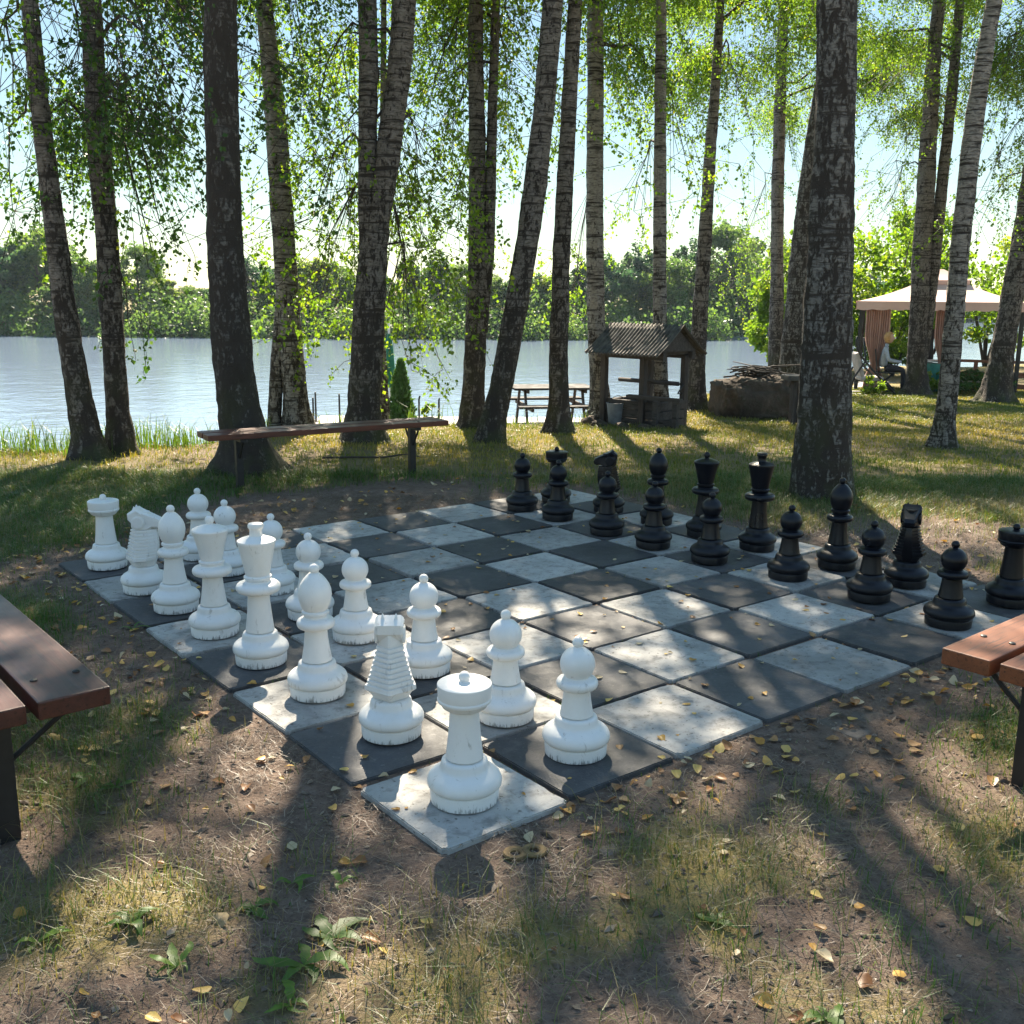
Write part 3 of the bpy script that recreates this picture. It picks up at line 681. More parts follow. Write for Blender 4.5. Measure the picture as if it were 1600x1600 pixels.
def birch(label, px_pts, bark_m, leafm='leaf', H=17, top_r=.03, limbs=20, zlo=4.0, reach=(1.6, 3.4), strand_len=(.3, .95), dens=1.0, seed=1, flare=.5,
          extra=(), fork=None, low=(), dep=None, name='birch_tree', base=None, hi_dens=1.0):
    rng = np.random.default_rng(seed)
    bx, by, bw = px_pts[0]
    g = ground_px(bx, by) if dep is None else at(bx, by, dep)
    if dep is not None: g = np.array([g[0], g[1], tz(g[0], g[1])])
    D = ld(g[0], g[1])[1]; sp = D / F / .98
    t = empty(name, (g[0], g[1], g[2]), 0, label=label, cat='tree', group='birches standing along the lake shore')
    def stemline(pp, H):
        pts = [at(x, y, D) - g for x, y, w in pp]; rad = [w * sp / 2 for x, y, w in pp]
        pts[0][2] = min(pts[0][2], 0) if pp is px_pts else pts[0][2]
        d = pts[-1] - pts[-2]; d = d / max(d[2], .2); d[:2] = np.clip(d[:2], -.13, .13)
        z = pts[-1][2]; dz = H - z; bend = rng.normal(0, .03, 2)
        for f_, rf in ((.3, .8), (.65, .45), (1, .0)):
            q = pts[len(pp) - 1] + d * dz * f_ * np.array([.7, .7, 1]); q[:2] += bend * dz * f_; pts.append(q); rad.append(max(top_r, rad[len(pp) - 1] * rf))
        return np.array(pts), np.array(rad)
    pts, rad = stemline(px_pts, H)
    obj('trunk', trunk_mesh(pts, rad, MAT[bark_m], flare, seed), t)
    stems = [(pts, rad)]
    if fork:
        for fk in fork:
            p2, r2 = stemline(fk, H * rng.uniform(.8, .95)); stems.append((p2, r2))
            ok = p2[:, 2]
            m2 = trunk_mesh(p2 - np.array([0, 0, 0]), r2, MAT[bark_m], 0.0, seed + 3, 20, 'stem') if fk[0][1] < 600 and False else None
            # a second stem: tube mesh following its own line
            zs = np.arange(p2[0][2], p2[-1][2], .06) if p2[-1][2] - p2[0][2] < 9 else np.concatenate([np.arange(p2[0][2], p2[0][2] + 6, .06), np.linspace(p2[0][2] + 6, p2[-1][2], 24)])
            q = np.stack([np.interp(zs, p2[:, 2], p2[:, 0]), np.interp(zs, p2[:, 2], p2[:, 1]), zs], 1)
            rr = np.interp(zs, p2[:, 2], r2); V = []; sg = 20
            for i in range(len(zs)):
                for j in range(sg):
                    a = 2 * PI * j / sg; ca, sa = math.cos(a), math.sin(a)
                    nz = mnoise.noise(Vector((ca * 1.3 + seed, sa * 1.3, zs[i] * 1.6))) * .1 + mnoise.noise(Vector((ca * 3.1, sa * 3.1 + seed, zs[i] * 7))) * .08
                    V.append((q[i, 0] + ca * rr[i] * (1 + nz), q[i, 1] + sa * rr[i] * (1 + nz), zs[i]))
            ii = np.arange(len(zs) - 1)[:, None] * sg; jj = np.arange(sg)[None]
            obj('stem', np_mesh('stem', V, [np.stack([ii + jj, ii + (jj + 1) % sg, ii + sg + (jj + 1) % sg, ii + sg + jj], -1).reshape(-1, 4), np.arange((len(zs) - 1) * sg, len(zs) * sg)[None]], MAT[bark_m], True), t)
    LVs = []; LFs = []; Rs = []; WV = []; WF = []; nv = 0; nw = 0
    def addl(LV, LF, r, TV, TF):
        nonlocal nv, nw
        LVs.append(LV); LFs.append(LF + nv); Rs.append(r); nv += len(LV); WV.append(TV); WF.append(TF + nw); nw += len(TV)
    def limb_geo(P, r0):
        nonlocal nw
        TV, TF = tubes_np(P[None], (r0 * np.linspace(1, .18, len(P)))[None], 6); WV.append(TV); WF.append(TF + nw); nw += len(TV)
    def onstem(z):
        p, r = stems[rng.integers(len(stems))]
        z = min(max(z, p[0][2]), p[-1][2]); return np.array([np.interp(z, p[:, 2], p[:, 0]), np.interp(z, p[:, 2], p[:, 1]), z]), float(np.interp(z, p[:, 2], r))
    for i in range(limbs):
        f_ = (i + rng.random()) / limbs; z = zlo + (H - 1 - zlo) * f_ ** .9
        z += .7 * (f_ < .5); p0, r0 = onstem(z); azl = rng.uniform(0, 2 * PI); ca_ = math.atan2(-FW[1], -FW[0])
        if z < 9 and math.cos(azl - ca_) > .35: azl += PI * rng.uniform(.6, 1.4)      # low boughs reach for the lake light
        ln = rng.uniform(*reach) * (1.0 if f_ < .55 else 1.0 - .75 * (f_ - .55) / .45) * (.75 if f_ < .12 else 1)
        P = limb_path(p0, azl, ln, rng.uniform(.35, .9), rng.uniform(.35, .8), rng)
        limb_geo(P, min(r0 * .45, .035))
        high = z + g[2] > CAM[2] + .285 * (D + 1.5) + 2.2                 # above everything the picture shows
        ns = int(ln * (62 if not high else 6) * dens * (hi_dens if high else 1)); tt = .22 + .78 * rng.random(ns) ** .7; fi = tt * (len(P) - 1); i0 = np.minimum(fi.astype(int), len(P) - 2); fr = (fi - i0)[:, None]
        O = P[i0] * (1 - fr) + P[i0 + 1] * fr; side_ = rng.normal(0, .28, (ns, 3)); side_[:, 2] *= .5; O = O + side_
        hd = unit(np.concatenate([rng.normal(0, 1, (ns, 2)), np.zeros((ns, 1))], 1)); Ls = rng.uniform(*strand_len, ns)
        if high: addl(*strands(O, hd, Ls, rng, 14, .10, spread=.24))
        else: addl(*strands(O, hd, Ls, rng, 52, .044, spread=.095))
    for (ex, ey, ed, er, n, ll, sz) in list(extra):                          # named leafy boughs: pixel-measured centre, distance, radius
        c = at(ex, ey, D + ed) - g; z0 = max(c[2] + rng.uniform(.3, 1.2), 1.5)
        p0, r0 = onstem(min(z0, H - 2)); P = np.stack([p0 + (c - p0) * s_ + np.array([0, 0, .5 * math.sin(s_ * PI)]) for s_ in np.linspace(0, 1, 7)])
        P[1:-1] += rng.normal(0, .05, (5, 3)); limb_geo(P, .02)
        O = c + rng.normal(0, er * .55, (n, 3)); hd = unit(np.concatenate([rng.normal(0, 1, (n, 2)), np.zeros((n, 1))], 1))
        k0 = np.linspace(0, 1, 4)[None, :, None]; src = P[rng.integers(3, 7, n)]
        Pb = src[:, None] * (1 - k0) + O[:, None] * k0; TV, TF = tubes_np(Pb, np.full((n, 4), .004)); WV.append(TV); WF.append(TF + nw); nw += len(TV)
        addl(*strands(O, hd, rng.uniform(ll * .4, ll * 1.05, n), rng, 44, min(sz, .046), spread=.05))
    cr = obj('crown', np_mesh('crown', np.concatenate(LVs), [np.concatenate(LFs)], MAT[leafm], False, np.concatenate(Rs)), t)
    print(name, label[:30], 'dep %.1f' % D, 'leaves', nv // 4)
    obj('branches', np_mesh('branches', np.concatenate(WV), [np.concatenate(WF)], MAT['twig'], True), t)
    return t, D
NLEAF = 0
#TREES#
birch('slim leaning birch at the far left with a dark scaly foot', [(143, 716, 52), (138, 690, 44), (122, 610, 38), (104, 500, 34), (85, 350, 30), (66, 200, 26), (46, 0, 23)], 'bark_mid', seed=11, limbs=18, zlo=3.2, flare=.35,
      extra=[(20, 330, .5, .8, 14, 1.0, .05), (60, 60, 0, 1.0, 30, 1.2, .05), (20, 180, 0, .6, 14, .8, .05)])
birch('slender birch with many thin side twigs, second trunk from the left', [(192, 708, 42), (184, 640, 34), (177, 520, 33), (165, 350, 33), (152, 200, 32), (146, 100, 30), (142, 0, 28)], 'bark_mid', 'leaf_dark', seed=12, limbs=24, zlo=2.6, flare=.3,
      extra=[(230, 60, -.6, 1.0, 34, 1.0, .06), (290, 170, -.6, .8, 26, .8, .06), (200, 190, -.3, .7, 22, .9, .055), (110, 110, -.3, .7, 22, .9, .055), (250, 350, 0, .5, 10, .5, .05), (200, 500, 0, .3, 6, .4, .05), (320, 60, -.5, .8, 24, .9, .06), (60, 300, 0, .6, 10, .5, .05), (240, 400, 0, .6, 10, .4, .05)], strand_len=(.4, 1.1))
birch('thick dark birch rising behind the far bench', [(393, 738, 84), (384, 690, 68), (374, 640, 63), (364, 560, 60), (357, 450, 54), (351, 350, 50), (347, 200, 47), (344, 0, 45)], 'bark_dark', seed=13, limbs=22, zlo=5.2, flare=.5, H=19)
birch('pale banded birch standing just right of the thick bench birch', [(467, 672, 46), (461, 620, 37), (454, 520, 33), (444, 380, 32), (434, 230, 32), (424, 120, 28), (412, 0, 22)], 'bark_pale', dep=12.6, seed=14, limbs=20, zlo=3.8, flare=.4,
      fork=[[(428, 672, 21), (431, 600, 20), (437, 500, 18), (440, 430, 14)]], extra=[(470, 60, .5, 1.0, 24, 1.3, .05), (400, 60, .5, .8, 18, 1.2, .05)])
birch('mossy forked birch whose two stems part above the green parasol', [(565, 692, 62), (568, 640, 50), (572, 560, 48), (577, 470, 46), (582, 400, 42), (592, 330, 36), (606, 240, 36), (622, 130, 34), (632, 0, 33)], 'bark_mid', seed=15, limbs=22, zlo=4.0, flare=.3, H=18,
      fork=[[(578, 430, 30), (574, 330, 28), (575, 200, 27), (576, 80, 27), (574, 0, 26)]],
      extra=[(640, 440, .6, .9, 34, 1.0, .055), (510, 430, .8, .9, 34, 1.0, .055), (660, 480, .7, .7, 24, .7, .055), (540, 250, .8, .9, 30, 1.2, .05), (660, 260, .6, .8, 22, 1.2, .05), (490, 340, .8, .7, 20, 1.1, .05), (640, 340, .6, .7, 22, 1.2, .05), (500, 150, .6, .9, 26, 1.2, .05)], leafm='leaf_bright')
birch('small pale stem hidden behind the mossy forked birch', [(601, 668, 17), (598, 600, 16), (594, 520, 14), (592, 420, 12), (598, 300, 10)], 'bark_pale', seed=16, limbs=10, zlo=4, flare=.2, H=10, reach=(.8, 1.6))
birch('double-stemmed white-flecked birch left of the leaning one', [(738, 662, 40), (740, 600, 33), (744, 500, 31), (746, 380, 27), (746, 250, 24), (744, 120, 22), (743, 0, 21)], 'bark_mid', dep=13.5, seed=17, limbs=22, zlo=4.2, flare=.35,
      fork=[[(752, 520, 20), (762, 400, 19), (767, 280, 16), (770, 150, 14), (775, 0, 12)]], extra=[(680, 120, .4, 1.1, 40, 1.4, .05), (810, 60, .4, .9, 30, 1.3, .05), (700, 200, .5, 1.0, 30, 1.3, .05), (790, 130, .5, .9, 26, 1.3, .05), (700, 330, .6, .6, 14, 1.0, .05), (690, 60, .5, 1.0, 30, 1.2, .05)])
birch('birch leaning to the right with a thick dark lower trunk', [(764, 690, 42), (773, 650, 37), (788, 580, 35), (806, 480, 35), (824, 380, 34), (838, 280, 33), (850, 170, 31), (858, 80, 29), (864, 0, 28)], 'bark_mid', seed=18, limbs=20, zlo=5.2, flare=.3, H=16)
birch('straight birch just left of the well, standing before the picnic table', [(874, 676, 40), (873, 640, 32), (873, 560, 28), (876, 430, 26), (882, 300, 25), (890, 150, 22), (899, 0, 20)], 'bark_mid', seed=19, limbs=20, zlo=4.6, flare=.35)
birch('white birch rising behind the left corner of the well roof', [(940, 650, 34), (936, 600, 28), (931, 480, 26), (929, 330, 25), (930, 150, 24), (930, 0, 22)], 'bark_pale', dep=15.4, seed=20, limbs=22, zlo=4.4, flare=.35, extra=[(905, 400, .8, .6, 16, .9, .05), (970, 90, .6, 1.0, 28, 1.3, .05)])
birch('thin pale birch rising behind the middle of the well', [(1033, 650, 26), (1032, 590, 22), (1031, 450, 20), (1031, 300, 19), (1032, 130, 17), (1033, 0, 15)], 'bark_pale', dep=15.2, seed=21, limbs=20, zlo=4.6, flare=.3, extra=[(1060, 240, .6, .8, 18, 1.2, .05), (990, 330, .8, .5, 10, .8, .05)])
birch('slim dark birch leaning right just beside the well roof', [(1087, 642, 32), (1088, 600, 26), (1093, 500, 23), (1101, 380, 20), (1109, 250, 17), (1118, 130, 14), (1126, 0, 11)], 'bark_mid', seed=22, limbs=20, zlo=4.4, flare=.4, extra=[(1110, 60, .6, 1.0, 28, 1.2, .05), (1150, 150, .8, .9, 18, 1.2, .05)])
birch('thin dark birch behind the boulder with long bare side twigs', [(1213, 580, 24), (1213, 520, 22), (1214, 420, 19), (1215, 300, 18), (1219, 150, 16), (1225, 0, 14)], 'bark_mid', dep=25.5, seed=23, limbs=22, zlo=5.0, flare=.3, dens=.8, reach=(2, 4.2), extra=[(1180, 330, 1, 1.2, 22, 1.2, .055), (1200, 100, 1, 1.2, 26, 1.3, .055), (1240, 260, 1, .8, 14, 1.2, .055), (1200, 420, 2, 1.2, 40, 1.0, .06)])
birch('massive old birch with black and white scaly bark beside the black king', [(1285, 778, 92), (1285, 735, 86), (1287, 660, 80), (1291, 540, 74), (1297, 400, 66), (1302, 250, 60), (1306, 120, 56), (1308, 0, 52)], 'bark_old', seed=24, limbs=24, zlo=5.4, flare=.12, H=20, top_r=.05, reach=(2, 4))
birch('dark birch leaning right, half hidden behind the massive one', [(1234, 596, 36), (1238, 540, 32), (1246, 440, 28), (1257, 320, 24), (1272, 200, 19), (1286, 100, 14)], 'bark_old', seed=25, limbs=16, zlo=5.5, flare=.3, dep=20.0)
birch('banded birch before the gazebo with a wide dark foot', [(1432, 618, 36), (1432, 570, 28), (1436, 480, 26), (1441, 380, 26), (1448, 270, 25), (1456, 130, 21), (1464, 20, 17)], 'bark_mid', seed=26, limbs=22, zlo=5.0, flare=.5, fork=[[(1442, 560, 16), (1452, 480, 17), (1464, 370, 17), (1474, 270, 16), (1488, 140, 15), (1500, 0, 13)]],
      extra=[(1400, 130, .5, 1.0, 24, 1.4, .055), (1400, 250, .8, .9, 22, 1.3, .055), (1380, 330, 1, .8, 18, .9, .055)])
birch('finely banded grey birch standing on the lawn right of the massive one', [(1473, 700, 36), (1477, 660, 31), (1483, 590, 28), (1492, 480, 27), (1503, 360, 27), (1517, 230, 26), (1535, 100, 24), (1554, 0, 21)], 'bark_pale', seed=27, limbs=20, zlo=4.6, flare=.35)
birch('leaning birch at the right picture edge beside the wooden railing', [(1556, 610, 44), (1563, 570, 35), (1575, 500, 32), (1588, 430, 31), (1602, 350, 30), (1625, 200, 28), (1650, 50, 26)], 'bark_mid', dep=20.3, seed=28, limbs=24, zlo=3.8, flare=.5, extra=[(1560, 260, 0, 1.0, 26, 1.6, .055), (1570, 120, 0, 1.2, 34, 1.6, .055), (1530, 350, .8, .8, 14, 1.2, .055), (1590, 60, 0, 1.2, 34, 1.5, .055)])
#ENDTREES#

# ------------------------------------------------------------------ far bank: trees one by one, undergrowth as a mass
def clump_crown(seed, nclump=34, per=130, size=.3, rx=1.0, rz=1.0, hollow=.35):
    rng = np.random.default_rng(seed); C = []
    d = unit(rng.normal(0, 1, (nclump, 3))); rr = rng.uniform(hollow, 1, nclump) ** .6
    c = d * rr[:, None]; c[:, 2] *= np.where(c[:, 2] < 0, .8, 1.0)
    rad = rng.uniform(.16, .36, nclump)
    P = []
    for i in range(nclump):
        q = unit(rng.normal(0, 1, (per, 3))) * (rng.random((per, 1)) ** .45) * rad[i]; P.append(c[i] + q * np.array([1, 1, .8]))
    P = np.concatenate(P) * np.array([rx, rx, rz]); n = len(P)
    D = unit(rng.normal(0, 1, (n, 3)) + np.array([0, 0, -.3])); N = unit(np.cross(D, rng.normal(0, 1, (n, 3))))
    LV, LF = leaves_np(P, D, N, size * rng.uniform(.6, 1.4, n), .1, .4)
    r = np.repeat(np.clip(rng.normal(.5, .2, n) + np.repeat(rng.normal(0, .18, nclump), per), 0, 1), 4)
    return LV, LF, r
FAR = {}
for k, (sd, mt, rx, rz, ho) in {'round': (1, 'far_leaf', 2.6, 3.0, .3), 'tall': (2, 'far_leaf_dark', 1.9, 4.0, .2), 'pale': (3, 'far_leaf_pale', 2.4, 2.8, .3), 'dark': (4, 'far_leaf_dark', 2.7, 3.1, .3), 'willow': (5, 'far_leaf', 2.9, 2.6, .25), 'fan': (6, 'far_leaf', 2.6, 3.6, .5)}.items():
    LV, LF, r = clump_crown(sd * 13, 44, 150, .26, rx, rz, ho); LV = LV + np.array([0, 0, rz * 1.12])
    cm = np_mesh('crown', LV, [LF], MAT[mt], False, r)
    rng = np.random.default_rng(sd); mb = MB(); mb.tube([(0, 0, -.4), (.03, 0, rz * .5), (.08, .05, rz * 1.2), (.1, .1, rz * 1.9)], [.16, .13, .09, .03], 7)
    for q in range(7):
        a = q * 2.4; z0 = rz * (.45 + .12 * q); mb.tube([(.05, 0, z0), (math.cos(a) * rx * .35, math.sin(a) * rx * .35, z0 + rz * .28), (math.cos(a) * rx * .75, math.sin(a) * rx * .75, z0 + rz * .42)], [.06, .04, .015], 5)
    FAR[k] = (mb.mesh('trunk', MAT['far_bark'], True), cm, rz * 2.12)
def far_tree(px, topy, kind, dd, label, wscale=1.0):
    lat = (px - 800) / F * 73; dep = far_dep(lat) + dd; lat = (px - 800) / F * dep
    x, y = wxy(lat, dep); z = tz(x, y); zt_ = at(px, topy, dep)[2]
    tm, cm, hh = FAR[kind]; s = (zt_ - z) / hh
    t = empty('far_tree', (x, y, z), random.Random(px).uniform(0, 6), label=label, cat='tree', group='trees on the far lake bank'); t.scale = (s * wscale, s * wscale, s)
    obj('trunk', tm, t); obj('crown', cm, t)
FT = [(-60, 380, 'round', 6, 1.1), (15, 378, 'dark', 5, 1), (75, 352, 'round', 7, 1.0), (130, 398, 'willow', 4, 1), (175, 425, 'pale', 3, 1), (225, 383, 'fan', 6, 1.0), (262, 432, 'pale', 4, 1.1), (300, 446, 'willow', 5, 1.1), (345, 438, 'dark', 5, 1), (395, 398, 'dark', 6, 1.1), (440, 430, 'willow', 5, 1), (480, 395, 'pale', 4, 1), (535, 410, 'round', 5, 1), (585, 420, 'dark', 5, 1), (640, 405, 'tall', 6, 1.1), (685, 398, 'tall', 7, 1.1), (728, 412, 'fan', 5, 1), (770, 430, 'round', 5, 1), (815, 418, 'dark', 5, 1), (860, 425, 'pale', 4, 1), (905, 405, 'tall', 6, 1.2), (950, 396, 'dark', 5, 1), (990, 385, 'tall', 6, 1.3), (1035, 402, 'willow', 4, 1), (1070, 378, 'tall', 7, 1.2), (1125, 350, 'fan', 6, 1.0), (1165, 395, 'dark', 4, 1), (1205, 385, 'tall', 5, 1.2), (1245, 400, 'dark', 4, 1), (1290, 400, 'round', 3, 1), (1345, 415, 'dark', 3, 1.2), (1420, 440, 'round', 3, 1.2), (1500, 452, 'dark', 3, 1.4), (1560, 462, 'tall', 3, 1.8), (1610, 458, 'round', 3, 1.6), (1660, 450, 'dark', 3, 1.6)]
KT = {'round': 'mid-green round tree', 'tall': 'dark narrow tree', 'pale': 'pale yellow-green tree', 'dark': 'dark broad tree', 'willow': 'low spreading green tree', 'fan': 'tall fan-shaped open tree'}
cnt = {}
for f_ in FT: cnt[f_[2]] = cnt.get(f_[2], 0) + 1
FT = FT + [(px + 22, ty + 14, ('dark', 'tall', 'round', 'willow')[i_ % 4], dd + 5, 1.25) for i_, (px, ty, k, dd, ws) in enumerate(FT) if not 262 < px + 22 < 340][:40]
FT.sort()
seen = {}
for px, ty, k, dd, ws in FT:
    seen[k] = seen.get(k, 0) + 1
    lab = f'{KT[k]} on the far bank, {ORD[seen[k] - 1] if seen[k] <= 8 else str(seen[k]) + "th"} such from the left'
    far_tree(px, ty, k, dd, lab, ws)
rng = np.random.default_rng(77); PV = []; PF = []; PR = []; nv = 0
for k in range(900):
    lat = rng.uniform(-75, 75); dep = far_dep(lat) + rng.uniform(-1.2, 5.0); x, y = wxy(lat, dep); z = max(tz(x, y), WATER); h = rng.uniform(.7, 1.9) if lat < 16 else rng.uniform(1, 2.4)
    m = 150; q = unit(rng.normal(0, 1, (m, 3))) * rng.random((m, 1)) ** .4; q[:, 2] = np.abs(q[:, 2]); P = np.array([x, y, max(z, WATER) - .1]) + q * np.array([rng.uniform(.8, 1.8), rng.uniform(.8, 1.6), h * 1.35])
    D = unit(rng.normal(0, 1, (m, 3))); N = unit(np.cross(D, rng.normal(0, 1, (m, 3)))); LV, LF = leaves_np(P, D, N, .25 * rng.uniform(.6, 1.4, m)); PV.append(LV); PF.append(LF + nv); nv += len(LV); PR.append(np.repeat(np.clip(rng.normal(.4, .2, m) + rng.normal(0, .2), 0, 1), 4))
obj('undergrowth', np_mesh('undergrowth', np.concatenate(PV), [np.concatenate(PF)], MAT['far_leaf'], False, np.concatenate(PR)), kind='stuff', label='dark bushes along the far waterline', cat='undergrowth')

# ------------------------------------------------------------------ shrubs and small trees near the gazebo and on the dock
def shrub(name, label, px, py, dep, w, h, mat, seed, size=.06, n=26, per=120, cat='shrub', trunk=True, z0=None):
    p = at(px, py, dep); g = np.array([p[0], p[1], tz(p[0], p[1]) if z0 is None else z0])
    t = empty(name, g, 0, label=label, cat=cat)
    LV, LF, r = clump_crown(seed, n, per, size, w / 2, h / 2, .3); LV = LV + np.array([0, 0, h * .52])
    obj('crown' if trunk else 'foliage', np_mesh('crown', LV, [LF], MAT[mat], False, r), t)
    mb = MB(); rr = random.Random(seed)
    for q in range(6):
        a = rr.uniform(0, 6.28); mb.tube([(0, 0, -.1), (math.cos(a) * w * .1, math.sin(a) * w * .1, h * .35), (math.cos(a) * w * .3, math.sin(a) * w * .3, h * .8)], [.012 * h, .009 * h, .003 * h], 5)
    mb.build('trunk' if trunk else 'stems', MAT['twig'], t, True)
    return t
shrub('green_tree', 'bright green leafy tree spreading behind the pink gazebo', 1385, 560, 31, 5.6, 4.6, 'leaf_bright', 5, .14, 60, 240, 'tree')
shrub('green_tree', 'bright green bushy tree just left of the massive birch, behind the boulder', 1225, 560, 31, 2.6, 4.4, 'leaf_bright', 6, .13, 30, 200, 'tree')
shrub('green_tree', 'light green tree behind the right end of the gazebo roof', 1540, 560, 33, 4.5, 4.2, 'leaf_bright', 8, .14, 30, 160, 'tree')
shrub('garden_bush', 'dark green bush growing inside the gazebo view beyond its curtain', 1395, 570, 28.5, 2.2, 2.0, 'leaf', 9, .1, 26, 130, 'shrub', False)
shrub('garden_bush', 'low pale green bush on the lawn before the swing seat', 1360, 604, 22.2, .62, .4, 'leaf_bright', 10, .05, 14, 90, 'shrub', False)
shrub('garden_bush', 'low yellowish bush between the two gazebo birches', 1462, 594, 23.2, 1.0, .55, 'leaf_bright', 11, .06, 14, 110, 'shrub', False)
shrub('garden_bush', 'dark low hedge-like bush at the foot of the railing', 1530, 590, 23.0, 1.9, .5, 'leaf_dark', 12, .06, 24, 120, 'shrub', False)

# ------------------------------------------------------------------ dock, posts, parasol, thuja
DZ = -.92; c1 = at(486, 700, 19.8); c2 = at(930, 700, 19.8); ddir = (c2 - c1)[:2]; dl = np.linalg.norm(ddir); dang = math.atan2(ddir[1], ddir[0]); cm_ = (c1 + c2) / 2
dk = empty('dock', (cm_[0], cm_[1], DZ), dang, label='pale low dock strip at the water beyond the birches', cat='dock')
mb = MB()
for i in range(10): mb.box((-dl / 2 + dl / 10 * (i + .5), 0, -.06 + .003 * (i % 3)), (dl / 10 - .012, 2.2, .12), None, .006)
mb.build('deck', MAT['concrete'], dk)
mb = MB()
for i in range(5):
    for s in (-1, 1): mb.tube([(-dl / 2 + dl / 5 * (i + .5), s * .9, -1.6), (-dl / 2 + dl / 5 * (i + .5), s * .9, -.121)], .08, 8)
mb.build('piles', MAT['old_wood'], dk)
PL = {490: 'leftmost of the pair of thin dark posts on the dock behind the pale birch', 494: 'right one of the pair of thin dark posts on the dock', 531: 'thin dark post on the dock left of the mossy birch', 655: 'thin dark post on the dock just right of the conifer', 686: 'thin dark post on the dock beyond the right bench end'}
for px, lab in PL.items():
    p = at(px, 660, 19.3 if px != 494 else 19.9); mb = MB().tube([(0, 0, 0), (0, 0, .5), (.02 if px > 600 else 0, 0, .52 + (px % 7) * .012)], [.02, .018, .017], 8); mb.lathe([(0, .0), (.05, .0), (.05, .012), (.02, .014), (0, .014)], 10)
    mb.build('mooring_post', MAT['steel'], loc=(p[0], p[1], DZ + .005), label=lab, cat='post', group='thin posts on the dock')
pt = empty('parasol', (*at(610, 660, 19.3)[:2], DZ + .005), 0, label='closed green parasol standing behind the mossy forked birch', cat='parasol')
MB().tube([(0, 0, .0), (0, 0, 1.9)], .02, 8).build('pole', MAT['white_paint'], pt, True)
V = []; n = 20
for z, r in ((.72, .02), (.74, .10), (.9, .11), (1.2, .085), (1.45, .07), (1.6, .05), (1.72, .02)):
    for k in range(n): a = 2 * PI * k / n; q = r * (1 + .28 * math.cos(a * 5)); V.append((q * math.cos(a), q * math.sin(a), z))
mb = MB(); mb.V = V; mb.Fc = [(i * n + k, i * n + (k + 1) % n, (i + 1) * n + (k + 1) % n, (i + 1) * n + k) for i in range(6) for k in range(n)]; mb.build('canopy', MAT['green_cloth'], pt, True)
MB().lathe([(0, 0), (.2, 0), (.2, .05), (.05, .08), (0, .08)], 16).build('base', MAT['concrete'], pt)
# thuja
def thuja(name, label, px, py, dep, z0, w, h, seed, mat='thuja', n=5200):
    p = at(px, py, dep); rng = np.random.default_rng(seed); t = empty(name, (p[0], p[1], z0), 0, label=label, cat='conifer')
    zz = rng.random(n) ** 1.1; rr = w / 2 * (1 - zz) ** .75 * np.minimum(1, (zz + .03) * 9) ** .5; a = rng.uniform(0, 6.283, n); lob = 1 + .25 * np.sin(a * 4 + zz * 14) + .15 * np.sin(a * 7 - zz * 23)
    q = rr * lob * rng.random(n) ** .3; P = np.stack([q * np.cos(a), q * np.sin(a), zz * h], 1); D = unit(np.stack([np.cos(a) * .5, np.sin(a) * .5, np.ones(n)], 1) + rng.normal(0, .3, (n, 3))); N = unit(np.cross(D, rng.normal(0, 1, (n, 3))))
    LV, LF = leaves_np(P, D, N, .075 * rng.uniform(.5, 1.4, n), .05, .3); obj('foliage', np_mesh('foliage', LV, [LF], MAT[mat], False, np.repeat(rng.random(n), 4)), t)
    MB().tube([(0, 0, -.05), (0, 0, h * .9)], [.03, .008], 6).build('stem', MAT['twig'], t)
thuja('conifer', 'small pointed green conifer in front of the lake beside the mossy birch', 627, 660, 18.75, DZ + .005, .50, 1.24, 3)
shrub('dock_plant', 'small loose leafy plant on the dock by the thin posts', 674, 660, 19.0, .3, .5, 'leaf_bright', 31, .05, 8, 40, 'plant', False, DZ + .005)

# ------------------------------------------------------------------ picnic table
p = at(860, 640, 19.6); t = empty('picnic_table', (p[0], p[1], DZ), math.atan2(RT[1], RT[0]) + .18, label='dark weathered picnic table with attached benches by the lake', cat='picnic table')
mb = MB()
for i in range(5): mb.box((0, -.36 + i * .18, .735), (1.55, .165, .04), None, .004)
mb.build('tabletop', MAT['table_wood'], t)
for s in (-1, 1):
    mb = MB()
    for k in (0, 1): mb.box((0, s * (.70 + .17 * k), .445), (1.55, .15, .04), None, .004)
    mb.build('bench_seat', MAT['table_wood'], t)
for x in (-.55, .55):
    mb = MB()
    for s in (-1, 1): mb.bar((x, s * .58, .0), (x, s * .26, .714), .04, .07)
    mb.bar((x + .042, -.86, .39), (x + .042, .86, .39), .04, .07); mb.bar((x + .042, -.4, .68), (x + .042, .4, .68), .04, .06)
    mb.build('leg', MAT['old_wood_x'], t)

# ------------------------------------------------------------------ little wishing well
g = ground_px(1005, 662); yaw = math.atan2(RT[1], RT[0]) - .78; D_ = ld(g[0], g[1])[1]
u_ = D_ / F
t = empty('wishing_well', (g[0], g[1], g[2] - .01), yaw, label='small wooden well with a corrugated gable roof on rough posts', cat='well')
kx = 100 * u_; hp = 108 * u_; hr = 152 * u_ ; hw = 46 * u_     # roof length, eave height, ridge height
x0, x1 = -52 * u_, 52 * u_; yd = .40
for (x, y, lab) in ((x0, -yd * .8, 0), (x0 + .25, yd, 1), (x1 - .25, -yd * .8, 2), (x1, yd * .7, 3)):
    mb = MB().box((x, y, hp / 2 - .05), (.085, .085, hp + .12), None, .012); mb.build('post', MAT['old_wood'], t)
mb = MB()
for y in (-yd * .8, yd * .85): mb.bar((x0 - .1, y, hp + .012), (x1 + .1, y, hp + .012), .07, .1)
for x in (x0, x1): mb.bar((x, -yd * .95, hp + .066), (x, yd * .95, hp + .066), .07, .08)
mb.build('roof_beams', MAT['old_wood_x'], t)
